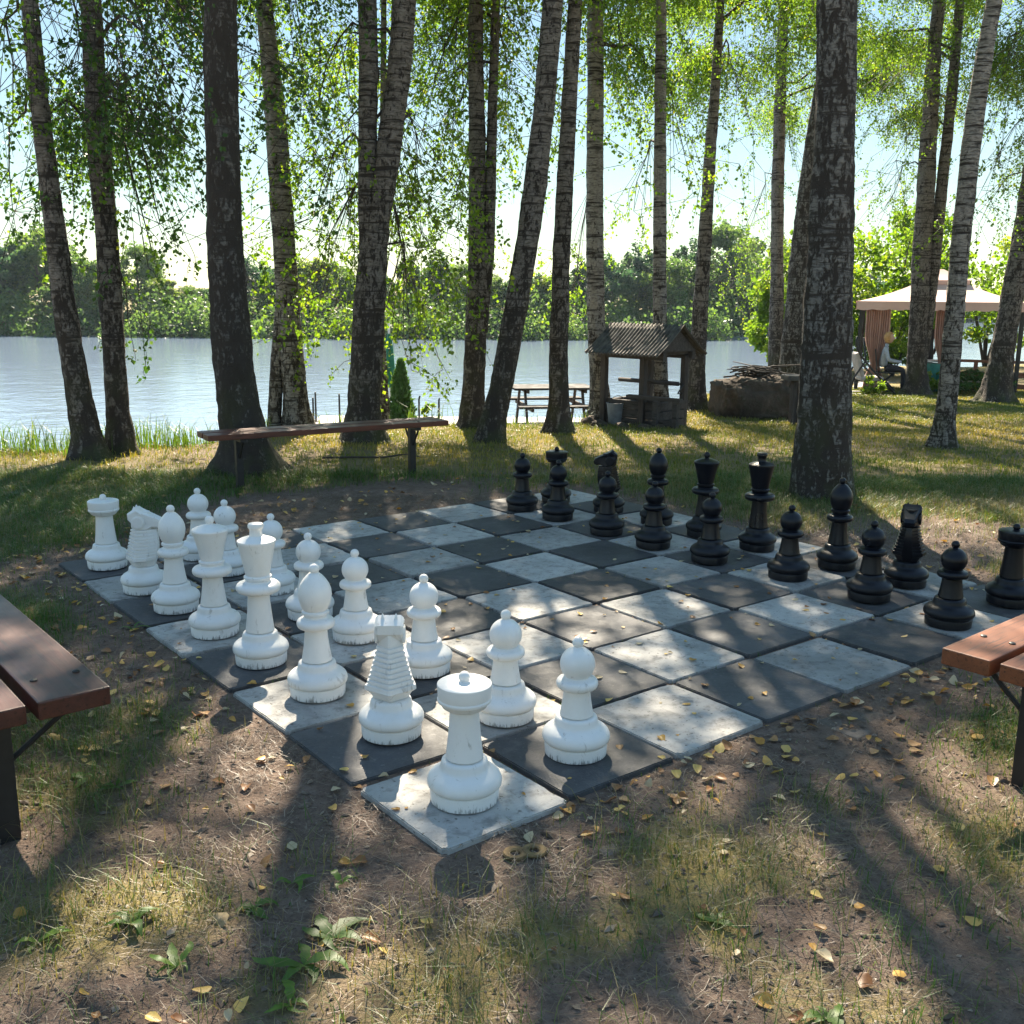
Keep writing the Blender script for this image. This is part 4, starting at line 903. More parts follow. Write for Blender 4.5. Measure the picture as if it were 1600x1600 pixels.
def corr(sgn):
    nxs = 168; V = []; Fc = []; ny_ = 6; L2 = (x1 - x0) / 2 + .17; yo = .56
    for th_ in (0, -.014):
        for j in range(ny_ + 1):
            f_ = j / ny_
            for i in range(nxs + 1):
                x = -L2 + 2 * L2 * i / nxs; V.append((x, sgn * yo * (1 - f_), hp + .03 + (hr - hp) * f_ + .011 * math.cos(i * 2 * PI / 8) + th_ - .02 * math.sin(f_ * PI)))
    m = (ny_ + 1) * (nxs + 1)
    for j in range(ny_):
        for i in range(nxs):
            a = j * (nxs + 1) + i; q = (a, a + 1, a + nxs + 2, a + nxs + 1); Fc.append(q); Fc.append(tuple(v + m for v in q[::-1]))
    for j in (0, ny_):
        for i in range(nxs): a = j * (nxs + 1) + i; Fc.append((a, a + 1, a + 1 + m, a + m))
    for i in (0, nxs):
        for j in range(ny_): a = j * (nxs + 1) + i; Fc.append((a, a + nxs + 1, a + nxs + 1 + m, a + m))
    mb = MB(); mb.V = V; mb.Fc = Fc; return mb
for s in (-1, 1): corr(s).build('roof_sheet', MAT['roof_sheet'], t, True)
for x in (x0 - .08, x1 + .08):
    mb = MB().add([(x - .012, -.42, hp + .07), (x - .012, .42, hp + .07), (x - .012, 0, hr - .05), (x + .012, -.42, hp + .07), (x + .012, .42, hp + .07), (x + .012, 0, hr - .05)], [(0, 2, 1), (3, 4, 5), (0, 1, 4, 3), (1, 2, 5, 4), (2, 0, 3, 5)])
    mb.build('gable_board', MAT['old_wood_x'], t)
mb = MB(); hb = 42 * u_
for k in range(3):
    zc = .05 + k * hb / 3
    for y in (-yd * .72, yd * .72): mb.box(((x0 + x1) / 2 + .05, y, zc), (x1 - x0 - .0, .06, hb / 3 - .012), None, .006)
    for x in (x0 + .1, x1 + .02): mb.box((x, 0, zc + .004), (.06, yd * 1.44 - .065, hb / 3 - .012), None, .006)
mb.build('well_curb', MAT['old_wood_x'], t)
mb = MB(); rnd_ = random.Random(3)
for k in range(10):
    a = k * .63; q = Vector((math.cos(a) * .6 - .02, -.18 + math.sin(a) * .36 - .2, .03)); 
    bm = bmesh.new(); bmesh.ops.create_icosphere(bm, subdivisions=2, radius=1)
    for v in bm.verts: v.co = q + Vector((v.co.x * .13, v.co.y * .1, v.co.z * .075)) * (1 + .25 * mnoise.noise(v.co * 1.6 + Vector((k, 0, 0))))
    bm.verts.ensure_lookup_table(); mb.add([v.co for v in bm.verts], [[v.index for v in f.verts] for f in bm.faces]); bm.free()
mb.build('foot_stones', MAT['rock'], t, True)
def side_frame():
    mb = MB(); mb.box((x1 + .06, -.42, .17), (.075, .075, .46), None, .01); mb.box((x1 + .34, -.36, .17), (.075, .075, .46), None, .01); mb.bar((x1 - .45, -.39, .425), (x1 + .42, -.36, .425), .09, .05); mb.bar((x1 + .09, -.39, .1), (x1 + .31, -.365, .1), .04, .1)
    return mb
side_frame().build('side_rail', MAT['old_wood_x'], t)
MB().tube([(x0 - .02, yd * .1, hp * .62), (x1 + .08, yd * .1, hp * .62)], .03, 10).build('windlass', MAT['old_wood_x'], t, True)
MB().tube([(x1 + .08, yd * .1, hp * .62), (x1 + .16, yd * .1, hp * .62), (x1 + .16, yd * .1 - .12, hp * .5), (x1 + .24, yd * .1 - .12, hp * .5)], .01, 6).build('crank', MAT['steel'], t)
bk = ground_px(962, 664); b_ = empty('bucket', (bk[0], bk[1], bk[2] + .02), 0, label='grey plastic bucket standing at the left foot of the well', cat='bucket')
MB().lathe([(0, 0), (.10, 0), (.135, .28), (.142, .28), (.142, .295), (.132, .295), (.125, .27), (.095, .02), (0, .02)], 24).build('tub', MAT['grey_plastic'], b_, angle=.6)
MB().tube([(-.138, 0, .28), (-.12, -.02, .36), (0, -.03, .4), (.12, -.02, .36), (.138, 0, .28)], .005, 6).build('handle', MAT['steel'], b_)

# ------------------------------------------------------------------ boulder with branches, little shelf
g = ground_px(1182, 655); ub = ld(g[0], g[1])[1] / F
bm = bmesh.new(); bmesh.ops.create_icosphere(bm, subdivisions=5, radius=1)
for v in bm.verts:
    c = v.co.copy(); q = Vector((math.copysign(abs(c.x) ** .55, c.x), math.copysign(abs(c.y) ** .55, c.y), math.copysign(abs(c.z) ** .5, c.z)))
    nz = mnoise.noise(c * 1.7) * .16 + mnoise.noise(c * 4.5) * .08 + mnoise.noise(c * 11) * .035
    v.co = Vector((q.x * 60 * ub, q.y * .5, q.z * 36 * ub + 28 * ub)) * (1 + nz)
me = bpy.data.meshes.new('boulder'); bm.to_mesh(me); bm.free(); me.materials.append(MAT['rock'])
for p_ in me.polygons: p_.use_smooth = True
bo = obj('boulder', me, None, (g[0] + FW[0] * .4, g[1] + FW[1] * .4, g[2] - .02), label='big brown boulder with dry branches heaped on top', cat='boulder'); bo.rotation_euler = (0, 0, math.atan2(RT[1], RT[0]) + .1)
mb = MB(); rr = random.Random(8)
for k in range(70):
    a = rr.gauss(0, .5) + (PI if rr.random() < .5 else 0); L_ = rr.uniform(.15, .5) if k > 4 else rr.uniform(.9, 1.25); c = Vector((rr.gauss(.05, .16), rr.gauss(0, .14), rr.uniform(0.03, .2)))
    d_ = Vector((math.cos(a), math.sin(a), rr.uniform(-.12, .2))) * L_ / 2; r0 = rr.uniform(.006, .018)
    mb.tube([c - d_, c + Vector((rr.gauss(0, .02), rr.gauss(0, .02), rr.uniform(0, .05))), c + d_], [r0, r0 * .85, r0 * .4], 6)
o = mb.build('branch_heap', MAT['twig'], None, loc=(g[0] + FW[0] * .4, g[1] + FW[1] * .4, g[2] + 57 * ub), label='heap of dry branches lying on top of the boulder', cat='branches', smooth=True); o.rotation_euler = bo.rotation_euler
g2 = ground_px(1240, 664); t = empty('shelf_stand', g2, math.atan2(RT[1], RT[0]) + .05, label='small rough shelf on two posts between boulder and massive birch', cat='stand')
hs = 66 * ub * .97
MB().box((0, 0, hs + .05), (.36, .34, .075), None, .02).build('shelf', MAT['roof_sheet'], t)
for x in (-.05, .1): MB().box((x, -.1, hs / 2 - .03), (.05, .05, hs + .07), None, .006).build('leg', MAT['old_wood'], t)
MB().box((.02, .02, hs / 2 + .02), (.16, .12, hs - .03), None, .01).build('back_panel', MAT['old_wood'], t)

# ------------------------------------------------------------------ gazebo, swing, railing, table, people
gA = ground_px(1338, 601); DG = 24.0
def gp(px, dep): p = at(px, 560, dep); return np.array([p[0], p[1], tz(p[0], p[1])])
cg = gp(1458, DG + 1.2); ug = DG / F; yawg = math.atan2(RT[1], RT[0]) - .34
t = empty('gazebo', cg, yawg, label='pink fabric gazebo with a two-tier canopy and tied curtains', cat='gazebo')
he = 139 * ug; wx = 122 * ug; wy = 1.5
def frustum(z0, a0, b0, z1, a1, b1, n=8, sag=.06):
    V = []; Fc = []; 
    for j in range(n + 1):
        f_ = j / n; a_ = a0 + (a1 - a0) * f_; b_2 = b0 + (b1 - b0) * f_; z = z0 + (z1 - z0) * f_ - sag * math.sin(f_ * PI)
        V += [(-a_, -b_2, z), (a_, -b_2, z), (a_, b_2, z), (-a_, b_2, z)]
    for j in range(n):
        for k in range(4): Fc.append((j * 4 + k, j * 4 + (k + 1) % 4, (j + 1) * 4 + (k + 1) % 4, (j + 1) * 4 + k))
    return V, Fc
mb = MB(); V, Fc = frustum(he, wx, wy + .05, he + 35 * ug, .35, .32); mb.add(V, Fc)
V, Fc = frustum(he + .0, wx - .01, wy + .04, he + 35 * ug - .02, .34, .31); mb.add(V, [f[::-1] for f in Fc])
mb.build('canopy', MAT['canopy'], t)
mb = MB(); n = 40
for (ax, ay, bx_, by_) in ((-wx, -wy - .05, wx, -wy - .05), (wx, -wy - .05, wx, wy + .05), (wx, wy + .05, -wx, wy + .05), (-wx, wy + .05, -wx, -wy - .05)):
    V = []; nx_, ny_2 = (by_ - ay), -(bx_ - ax); ll = math.hypot(nx_, ny_2); nx_ /= ll; ny_2 /= ll
    for o_ in (.004, .016):
        for i in range(n + 1):
            f_ = i / n; x = ax + (bx_ - ax) * f_ + nx_ * o_; y = ay + (by_ - ay) * f_ + ny_2 * o_
            V += [(x, y, he + .01), (x, y, he - .17 - .03 * abs(math.sin(i * PI / 4)))]
    m = 2 * (n + 1); mb.add(V, [(2 * i, 2 * i + 1, 2 * i + 3, 2 * i + 2) for i in range(n)] + [(m + 2 * i, m + 2 * i + 2, m + 2 * i + 3, m + 2 * i + 1) for i in range(n)] + [(2 * i + 1, m + 2 * i + 1, m + 2 * i + 3, 2 * i + 3) for i in range(n)])
mb.build('valance', MAT['canopy'], t)
mb = MB(); V, Fc = frustum(he + 35 * ug - .02, .62, .55, he + 51 * ug, .05, .05, 5, .02); mb.add(V, Fc)
mb.add([(-.62, -.55, he + 35 * ug - .12), (.62, -.55, he + 35 * ug - .12), (.62, .55, he + 35 * ug - .12), (-.62, .55, he + 35 * ug - .12), (-.62, -.55, he + 35 * ug - .02), (.62, -.55, he + 35 * ug - .02), (.62, .55, he + 35 * ug - .02), (-.62, .55, he + 35 * ug - .02)], [(0, 1, 5, 4), (1, 2, 6, 5), (2, 3, 7, 6), (3, 0, 4, 7)])
mb.build('top_vent', MAT['canopy'], t)
for sx in (-1, 1):
    for sy in (-1, 1):
        px_ = sx * (wx - .12); py_ = sy * (wy - .08)
        MB().box((px_, py_, he / 2 - .1), (.09, .09, he + .2), None, .006).build('post', MAT['steel'], t)
def curtain(x, y, w0, tie, name='curtain'):
    V = []; n = 60; rows = 16; mb = MB()
    for j in range(rows + 1):
        z = (he - .02) * j / rows; f_ = z / he; pinch = 1 - .55 * math.exp(-((f_ - tie) / .16) ** 2) - (.12 if f_ < tie else 0)
        for i in range(n + 1):
            s_ = i / n - .5; V.append((x + s_ * w0 * pinch, y + .05 * math.cos(i * 1.15) * pinch + .02 * math.sin(i * .31), max(.03, z)))
    mb.add(V, [(j * (n + 1) + i, j * (n + 1) + i + 1, (j + 1) * (n + 1) + i + 1, (j + 1) * (n + 1) + i) for j in range(rows) for i in range(n)])
    m = mb.build(name, MAT['curtain'], t, True); sm = m.modifiers.new('solid', 'SOLIDIFY'); sm.thickness = .006
curtain(-wx + .5, -wy + .14, .55, .35); curtain(wx * .08, -wy + .2, .45, .35); curtain(wx - .4, -wy + .14, .4, .35)
mb = MB().box((0, 0, -.02), (wx * 2 + .4, wy * 2 + .6, .08), None, .01); mb.build('floor_slab', MAT['concrete'], t)
# garden swing
gs = gp(1362, 22.9); t = empty('garden_swing', gs, yawg + .25, label='black tube garden swing seat left of the gazebo curtain', cat='swing')
for sy in (-.32, .32):
    mb = MB(); P = []
    for k in range(15):
        f_ = k / 14; P.append((-.42 + .95 * f_ - .18 * math.sin(f_ * PI * 2), sy, 1.25 * (1 - f_) ** 1.5 + .12 * math.sin(f_ * PI * 2) + .02))
    mb.tube(P, .024, 8); mb.tube([(-.5, sy, .02), (-.42, sy, .4), (-.2, sy, .75), (-.28, sy, 1.25)], .022, 8); mb.tube([(-.55, sy, .02), (.6, sy, .02)], .022, 8); mb.build('frame', MAT['steel'], t, True)
MB().box((-.02, 0, .36), (.5, .55, .09), None, .03).build('seat', MAT['cushion'], t)
MB().box((-.3, 0, .66), (.09, .55, .55), Matrix.Rotation(-.3, 3, 'Y'), .03).build('backrest', MAT['cushion'], t)
# railing
a = gp(1496, 24.2); b = gp(1612, 23.6); d = b - a; L_ = np.linalg.norm(d[:2]); t = empty('wooden_railing', a, math.atan2(d[1], d[0]), label='brown wooden railing at the lake edge right of the gazebo', cat='railing')
MB().box((L_ / 2, 0, .72), (L_, .1, .06), None, .005).build('top_rail', MAT['rail_wood'], t); 
for zz_ in (.16, .42): MB().box((L_ / 2, 0, zz_), (L_ - .02, .035, .11), None, .005).build('cross_board', MAT['rail_wood'], t)
for k in range(5): MB().box((L_ * (k + .02) / 4.1 + .02, .0, .3), (.09, .075, .78), None, .005).build('post', MAT['rail_wood'], t)
# garden table and tub
gt = gp(1452, 24.4); t = empty('garden_table', gt, yawg, label='small white garden table inside the gazebo', cat='table')
MB().box((0, 0, .7), (.62, .6, .035), None, .006).build('tabletop', MAT['white_paint'], t)
for sx in (-.25, .25):
    for sy in (-.25, .25): MB().tube([(sx * 1.15, sy, .02), (sx, sy, .685)], .016, 8).build('leg', MAT['white_paint'], t)
gt = gp(1459, 24.0); t2 = empty('laundry_tub', (gt[0], gt[1], gt[2] + .02), 0, label='teal plastic tub beside the white garden table', cat='tub')
MB().lathe([(0, 0), (.17, 0), (.22, .62), (.235, .62), (.235, .65), (.2, .65), (.155, .03), (0, .03)], 24).build('tub', MAT['teal'], t2, angle=.6)
MB().box((.25, 0, .55), (.06, .12, .025), None, .006).build('handle', MAT['teal'], t2)
gt = gp(1385, 24.0); t3 = empty('garden_chair', gt, yawg, label='dark folding chair carrying the seated person', cat='chair')
MB().box((0, 0, .44), (.42, .42, .03), None, .006).build('seat', MAT['steel'], t3); MB().box((-.22, 0, .72), (.03, .42, .5), Matrix.Rotation(-.12, 3, 'Y'), .006).build('backrest', MAT['steel'], t3)
for sy in (-.2, .2):
    MB().tube([(-.25, sy, .02), (.2, sy, .43)], .014, 6).build('leg', MAT['steel'], t3); MB().tube([(.25, sy, .02), (-.2, sy, .43)], .014, 6).build('leg', MAT['steel'], t3)
def figure(name, joints, edges, mat, parent):
    ks = list(joints); me = bpy.data.meshes.new(name); me.from_pydata([joints[k][0] for k in ks], [(ks.index(a_), ks.index(b_)) for a_, b_ in edges], []); me.update(); me.materials.append(mat)
    o = obj(name, me, parent); o.modifiers.new('skin', 'SKIN'); sv = me.skin_vertices[0].data
    for i, k in enumerate(ks): r = joints[k][1]; sv[i].radius = r if hasattr(r, '__len__') else (r, r)
    sv[0].use_root = True
    s = o.modifiers.new('sub', 'SUBSURF'); s.levels = 2; s.render_levels = 2; o.modifiers['skin'].use_smooth_shade = True
    return o
def head(z, x, parent, hm, long=True):
    mb = MB(); bm = bmesh.new(); bmesh.ops.create_uvsphere(bm, u_segments=20, v_segments=14, radius=1)
    for v in bm.verts:
        c = v.co; fx = .1 * c.x; 
        if c.x > .75 and abs(c.y) < .25 and -.25 < c.z < .1: fx += .02                     # nose
        if c.x > .6 and abs(abs(c.y) - .35) < .18 and 0 < c.z < .25: fx -= .008              # eye hollows
        v.co = Vector((x + fx, .078 * c.y, z + .118 * c.z - (.012 if c.x > .4 and c.z < -.5 else 0)))
    bm.verts.ensure_lookup_table(); mb.add([v.co for v in bm.verts], [[v.index for v in f.verts] for f in bm.faces]); bm.free()
    mb.build('head', MAT['skin'], parent, True)
    mb = MB(); bm = bmesh.new(); bmesh.ops.create_uvsphere(bm, u_segments=20, v_segments=14, radius=1)
    for v in bm.verts:
        c = v.co; k = 1.0
        xx = c.x * .112 - .012
        if c.x > .35 and c.z < .45: xx = min(xx, .02)
        v.co = Vector((x + xx, .09 * c.y, z + .022 + .122 * c.z * (1.25 if (c.z < 0 and long) else 1)))
    bm.verts.ensure_lookup_table(); mb.add([v.co for v in bm.verts], [[v.index for v in f.verts] for f in bm.faces]); bm.free(); mb.build('hair', hm, parent, True)
# seated person in profile, facing right
t = empty('person', (gt[0], gt[1], gt[2] + .01), yawg, label='seated person with blond hair and grey top beside the gazebo curtain', cat='person', group='people at the gazebo')
J = {'hip': ((-.05, 0, .54), (.15, .12)), 'waist': ((-.07, 0, .7), (.13, .1)), 'chest': ((-.04, 0, .9), (.15, .11)), 'neck': ((-.02, 0, 1.03), .055), 'nk2': ((.0, 0, 1.1), .05),
     'shl': ((-.03, .17, .97), .055), 'ell': ((.05, .22, .72), .042), 'wrl': ((.26, .12, .68), .03), 'hal': ((.34, .1, .68), (.035, .02)), 'shr': ((-.03, -.17, .97), .055), 'elr': ((.05, -.22, .72), .042), 'wrr': ((.26, -.12, .68), .03), 'har': ((.34, -.1, .68), (.035, .02))}
figure('torso', J, [('hip', 'waist'), ('waist', 'chest'), ('chest', 'neck'), ('neck', 'nk2'), ('chest', 'shl'), ('shl', 'ell'), ('ell', 'wrl'), ('wrl', 'hal'), ('chest', 'shr'), ('shr', 'elr'), ('elr', 'wrr'), ('wrr', 'har')], MAT['grey_shirt'], t)
J = {'hip': ((-.05, 0, .53), (.15, .11)), 'tl': ((.1, .1, .53), .09), 'kl': ((.38, .12, .5), .065), 'cl': ((.4, .12, .26), .052), 'al': ((.38, .12, .08), .038), 'fl': ((.52, .13, .04), (.04, .03)), 'tr': ((.1, -.1, .53), .09), 'kr': ((.38, -.12, .5), .065), 'cr': ((.4, -.12, .26), .052), 'ar': ((.38, -.12, .08), .038), 'fr': ((.52, -.13, .04), (.04, .03))}
figure('trousers', J, [('hip', 'tl'), ('tl', 'kl'), ('kl', 'cl'), ('cl', 'al'), ('al', 'fl'), ('hip', 'tr'), ('tr', 'kr'), ('kr', 'cr'), ('cr', 'ar'), ('ar', 'fr')], MAT['dark_cloth'], t)
head(1.22, .03, t, MAT['hair'])
gt = gp(1447, 25.2); t = empty('person', (gt[0], gt[1], gt[2] + .02), yawg + 2.0, label='standing person in black seen between the gazebo birch trunks', cat='person', group='people at the gazebo')
J = {'hip': ((0, 0, .92), (.15, .11)), 'waist': ((0, 0, 1.08), (.14, .1)), 'chest': ((.0, 0, 1.28), (.16, .11)), 'neck': ((.0, 0, 1.43), .058), 'nk2': ((.01, 0, 1.5), .05),
     'shl': ((0, .19, 1.36), .058), 'ell': ((-.02, .25, 1.1), .045), 'wrl': ((.08, .24, .88), .033), 'hal': ((.12, .23, .79), (.03, .04)), 'shr': ((0, -.19, 1.36), .058), 'elr': ((-.02, -.25, 1.1), .045), 'wrr': ((.08, -.24, .88), .033), 'har': ((.12, -.23, .79), (.03, .04)),
     'tl': ((0, .1, .8), .09), 'kl': ((.02, .11, .48), .062), 'cl': ((0, .11, .3), .055), 'al': ((-.01, .11, .09), .038), 'fl': ((.13, .12, .035), (.042, .03)), 'tr': ((0, -.1, .8), .09), 'kr': ((.02, -.11, .48), .062), 'cr': ((0, -.11, .3), .055), 'ar': ((-.01, -.11, .09), .038), 'fr': ((.13, -.12, .035), (.042, .03))}
figure('body', J, [('hip', 'waist'), ('waist', 'chest'), ('chest', 'neck'), ('neck', 'nk2'), ('chest', 'shl'), ('shl', 'ell'), ('ell', 'wrl'), ('wrl', 'hal'), ('chest', 'shr'), ('shr', 'elr'), ('elr', 'wrr'), ('wrr', 'har'), ('hip', 'tl'), ('tl', 'kl'), ('kl', 'cl'), ('cl', 'al'), ('al', 'fl'), ('hip', 'tr'), ('tr', 'kr'), ('kr', 'cr'), ('cr', 'ar'), ('ar', 'fr')], MAT['dark_cloth'], t)
head(1.62, .03, t, MAT['hair_dark'], False)

# ------------------------------------------------------------------ grass, straw, reeds
def blades(n, latr, depr, hgt, wid, mat, name, rng, dens_fn, lean=.5, flat=False, label=None, base_r=.5, tuft=0, tuft_r=.05):
    if tuft: 
        m = n // tuft; lat = rng.uniform(*latr, m); dep = depr[0] + (depr[1] - depr[0]) * rng.random(m) ** .8
        lat = np.repeat(lat, tuft) + rng.normal(0, tuft_r, m * tuft); dep = np.repeat(dep, tuft) + rng.normal(0, tuft_r, m * tuft)
    else: lat = rng.uniform(*latr, n); dep = depr[0] + (depr[1] - depr[0]) * rng.random(n) ** .8
    x, y = wxy(lat, dep); keep = rng.random(len(x)) < dens_fn(x, y, lat, dep)
    # only what the frame (with a margin) can show
    x, y, lat, dep = x[keep], y[keep], lat[keep], dep[keep]; k2 = np.abs(lat) < .62 * dep + 1.2; x, y, dep = x[k2], y[k2], dep[k2]; n = len(x)
    z = terr(x, y) - .004; h = rng.uniform(*hgt, n) * (.7 + .6 * vn(x, y, 1.7, 20)); w = rng.uniform(*wid, n) * (.6 + .055 * dep)
    a = rng.uniform(0, 2 * PI, n); dx, dy = np.cos(a), np.sin(a); sx, sy = -dy, dx
    if flat:
        P0 = np.stack([x, y, z + rng.uniform(.004, .014, n)], 1); tip = P0 + np.stack([dx * h, dy * h, rng.normal(.004, .008, n)], 1); mid = (P0 + tip) / 2 + np.stack([sx * h * .1, sy * h * .1, rng.uniform(.0, .012, n)], 1)
    else:
        ln = lean * rng.random(n) ** 1.0 * h; P0 = np.stack([x, y, z], 1); mid = P0 + np.stack([dx * ln * .3, dy * ln * .3, h * .6], 1); tip = P0 + np.stack([dx * ln, dy * ln, h * (1 - .35 * rng.random(n))], 1)
    sd = np.stack([sx * w / 2, sy * w / 2, 0 * w], 1)
    V = np.stack([P0 - sd, P0 + sd, mid + sd * .75, mid - sd * .75, tip], 1).reshape(-1, 3); i = np.arange(n)[:, None] * 5
    r = np.clip(rng.normal(base_r, .22, n) + (fbm(x, y, .6, 30) - .5) * 1.1, 0, 1)
    o = obj(name, np_mesh(name, V, [i + np.array([[0, 1, 2, 3]]), i + np.array([[3, 2, 4]])], MAT[mat], False, np.repeat(r, 5)), kind='stuff', label=label, cat='grass')
    print(name, n); return o
rng = np.random.default_rng(21)
blades(520000, (-4.5, 4.5), (1.5, 9), (.025, .09), (.0022, .0046), 'grass', 'sparse_grass', rng, lambda x, y, l, d: grassiness(x, y) ** 1.3 * .9 * (board_d(x, y) > .03), 1.7, label='thin worn grass on the dirt around the board', tuft=9, tuft_r=.035, base_r=.55)
blades(680000, (-9, 15), (8, 25), (.02, .07), (.0042, .0075), 'lawn', 'lawn_grass', rng, lambda x, y, l, d: grassiness(x, y) * (terr(x, y) > -1.2), .9, label='dry yellow-green lawn beneath the birches', tuft=5, tuft_r=.04)
blades(300000, (-4.5, 4.5), (1.4, 8), (.02, .085), (.0013, .0028), 'straw', 'dry_straw', rng, lambda x, y, l, d: (.12 + .6 * sstep(.42, .65, fbm(x, y, 1.9, 60))) * (board_d(x, y) > .0), flat=True, label='dry grass straw scattered over the dirt', base_r=.45)
def shore_d(x, y, l, d):
    sh = np.interp(l, SH_L, SH_D); return np.exp(-((d - sh - .15) / .45) ** 2) * np.where(l < -2.9, 1, .12)
blades(60000, (-9, 3), (8.5, 16), (.08, .40), (.005, .010), 'reed', 'shore_reeds', rng, shore_d, 1.0, label='tall bright reeds and grass along the near shore', base_r=.35)

def gapf(x, y, l, d):
    e = np.minimum(np.minimum(x % .5, .5 - x % .5), np.minimum(y % .5, .5 - y % .5)); return (e < .008) * (board_d(x, y) <= .01) * (fbm(x, y, 2.5, 41) > .5) * 1.0
blades(90000, (-2.6, 3.2), (2.3, 8.8), (.01, .035), (.002, .004), 'grass', 'gap_grass', rng, gapf, 1.0, label='tiny grass sprouting from the joints between the slabs', base_r=.3)
# soil crumbs, bits of bark and grit on the bare dirt
n = 46000; lat = rng.uniform(-3.2, 3.2, n); dep = 1.5 + 5.5 * rng.random(n) ** 1.15; x, y = wxy(lat, dep); k = (board_d(x, y) > .005) & (np.abs(lat) < .55 * dep + .5); x, y, dep = x[k], y[k], dep[k]; n = len(x)
sz = rng.uniform(.0018, .006, n) * (1 + 1.2 * (rng.random(n) > .94)); O8 = np.array([(1, 0, 0), (0, 1, 0), (-1, 0, 0), (0, -1, 0), (0, 0, 1), (0, 0, -.6)], float)
P8 = O8[None] * (1 + rng.normal(0, .3, (n, 6, 1))); an = rng.uniform(0, 6.28, n); ca, sa = np.cos(an)[:, None], np.sin(an)[:, None]; st = rng.uniform(.6, 2.2, n)[:, None]
X8 = P8[..., 0] * st; V8 = np.stack([X8 * ca - P8[..., 1] * sa, X8 * sa + P8[..., 1] * ca, P8[..., 2] * .6], -1) * sz[:, None, None] + np.stack([x, y, terr(x, y) + sz * .35], 1)[:, None]
T8 = np.array([(0, 1, 4), (1, 2, 4), (2, 3, 4), (3, 0, 4), (1, 0, 5), (2, 1, 5), (3, 2, 5), (0, 3, 5)])
obj('soil_crumbs', np_mesh('soil_crumbs', V8.reshape(-1, 3), [(np.arange(n)[:, None, None] * 6 + T8[None]).reshape(-1, 3)], MAT['straw'], False, np.repeat(np.clip(rng.normal(.18, .3, n), 0, 1), 6)), kind='stuff', label='soil crumbs and grit on the bare dirt', cat='soil crumbs')

# ------------------------------------------------------------------ weeds
def weed(px, py, n, L, mat, seed, label, wd=.3, up=.5):
    p = ground_px(px, py); rr = random.Random(seed); mb = MB()
    for k in range(n):
        a = 2 * PI * k / n + rr.uniform(-.7, .7); l_ = L * rr.uniform(.4, 1.35); u0 = up * rr.uniform(.3, 1.7); bend = rr.uniform(-.9, .9); V = []; m = 8
        for i in range(m + 1):
            f_ = i / m; w_ = l_ * wd * (math.sin(f_ ** .8 * PI) * .5 + .04) * (1 + .22 * math.sin(f_ * 30)); r0 = l_ * f_; a_2 = a + bend * f_ * f_; z = l_ * (u0 * f_ - u0 * .9 * f_ ** 2.1) + .006
            for s_ in (-1, 0, 1): V.append((math.cos(a_2) * r0 - math.sin(a_2) * w_ * s_, math.sin(a_2) * r0 + math.cos(a_2) * w_ * s_, z + (.12 * w_ if s_ else -.02 * w_)))
        mb.add(V, [(i * 3 + j, i * 3 + j + 1, (i + 1) * 3 + j + 1, (i + 1) * 3 + j) for i in range(m) for j in (0, 1)])
    me = mb.mesh('weed', MAT[mat], True); a_ = me.attributes.new('rnd', 'FLOAT', 'POINT'); a_.data.foreach_set('value', np.clip(np.random.default_rng(seed).normal(.5, .12, len(me.vertices)) + rr.uniform(-.3, .4), 0, 1).astype(np.float32))
    obj('weed', me, None, (p[0], p[1], tz(p[0], p[1])), label=label, cat='weed', group='broad-leaved weeds in the dirt')
for i, a in enumerate([(475, 1512, 7, .10, 'weed', 1, 'large broad-leaved weed spreading at the bottom of the picture', .3, .5), (520, 1470, 5, .095, 'weed', 2, 'broad-leaved weed with one long leaf just above the largest weed', .32, .5), (455, 1385, 4, .075, 'weed', 3, 'small bright weed in the sunlit patch of dirt', .32, .9), (452, 1575, 4, .10, 'weed', 4, 'weed with a single long leaf at the very bottom edge', .3, .6), (275, 1515, 6, .08, 'weed', 5, 'thin-leaved weed left of the largest weed', .22, .7), (205, 1450, 7, .07, 'weed', 6, 'bushy dark weed among the grass at lower left', .3, .8), (130, 1220, 4, .07, 'weed', 7, 'tiny bright weed near the left bench post', .36, 1.0), (182, 1235, 5, .055, 'weed', 8, 'small upright weed right of the tiny bench weed', .36, 1.2), (208, 985, 6, .075, 'weed', 9, 'spiky bright weed at the left edge of the board beside the dark slab', .22, .9), (535, 1385, 4, .05, 'weed', 10, 'little upright weed right of the sunlit patch', .36, 1.2), (1115, 1445, 6, .05, 'weed', 11, 'low dark weed in the right foreground dirt', .36, .5), (400, 1420, 5, .06, 'weed', 12, 'small dark-leaved weed left of the bright one', .4, .4), (60, 1480, 6, .07, 'weed', 13, 'leafy weed at the lower left picture edge', .3, .8), (1290, 1595, 5, .06, 'weed', 14, 'small dark weed at the bottom edge on the right', .4, .5)]): weed(*a)
pA = ground_px(585, 720); MB().tube([(-.5, .02, .03), (-.2, -.02, .04), (.1, .03, .03), (.28, .02, .06), (.5, -.02, .03)], [.012, .011, .01, .007, .003], 6).add([], []).build('fallen_stick', MAT['twig'], None, True, loc=pA, label='thin bare stick lying on the grass behind the far bench', cat='stick').rotation_euler = (0, 0, math.atan2(RT[1], RT[0]) + .1)

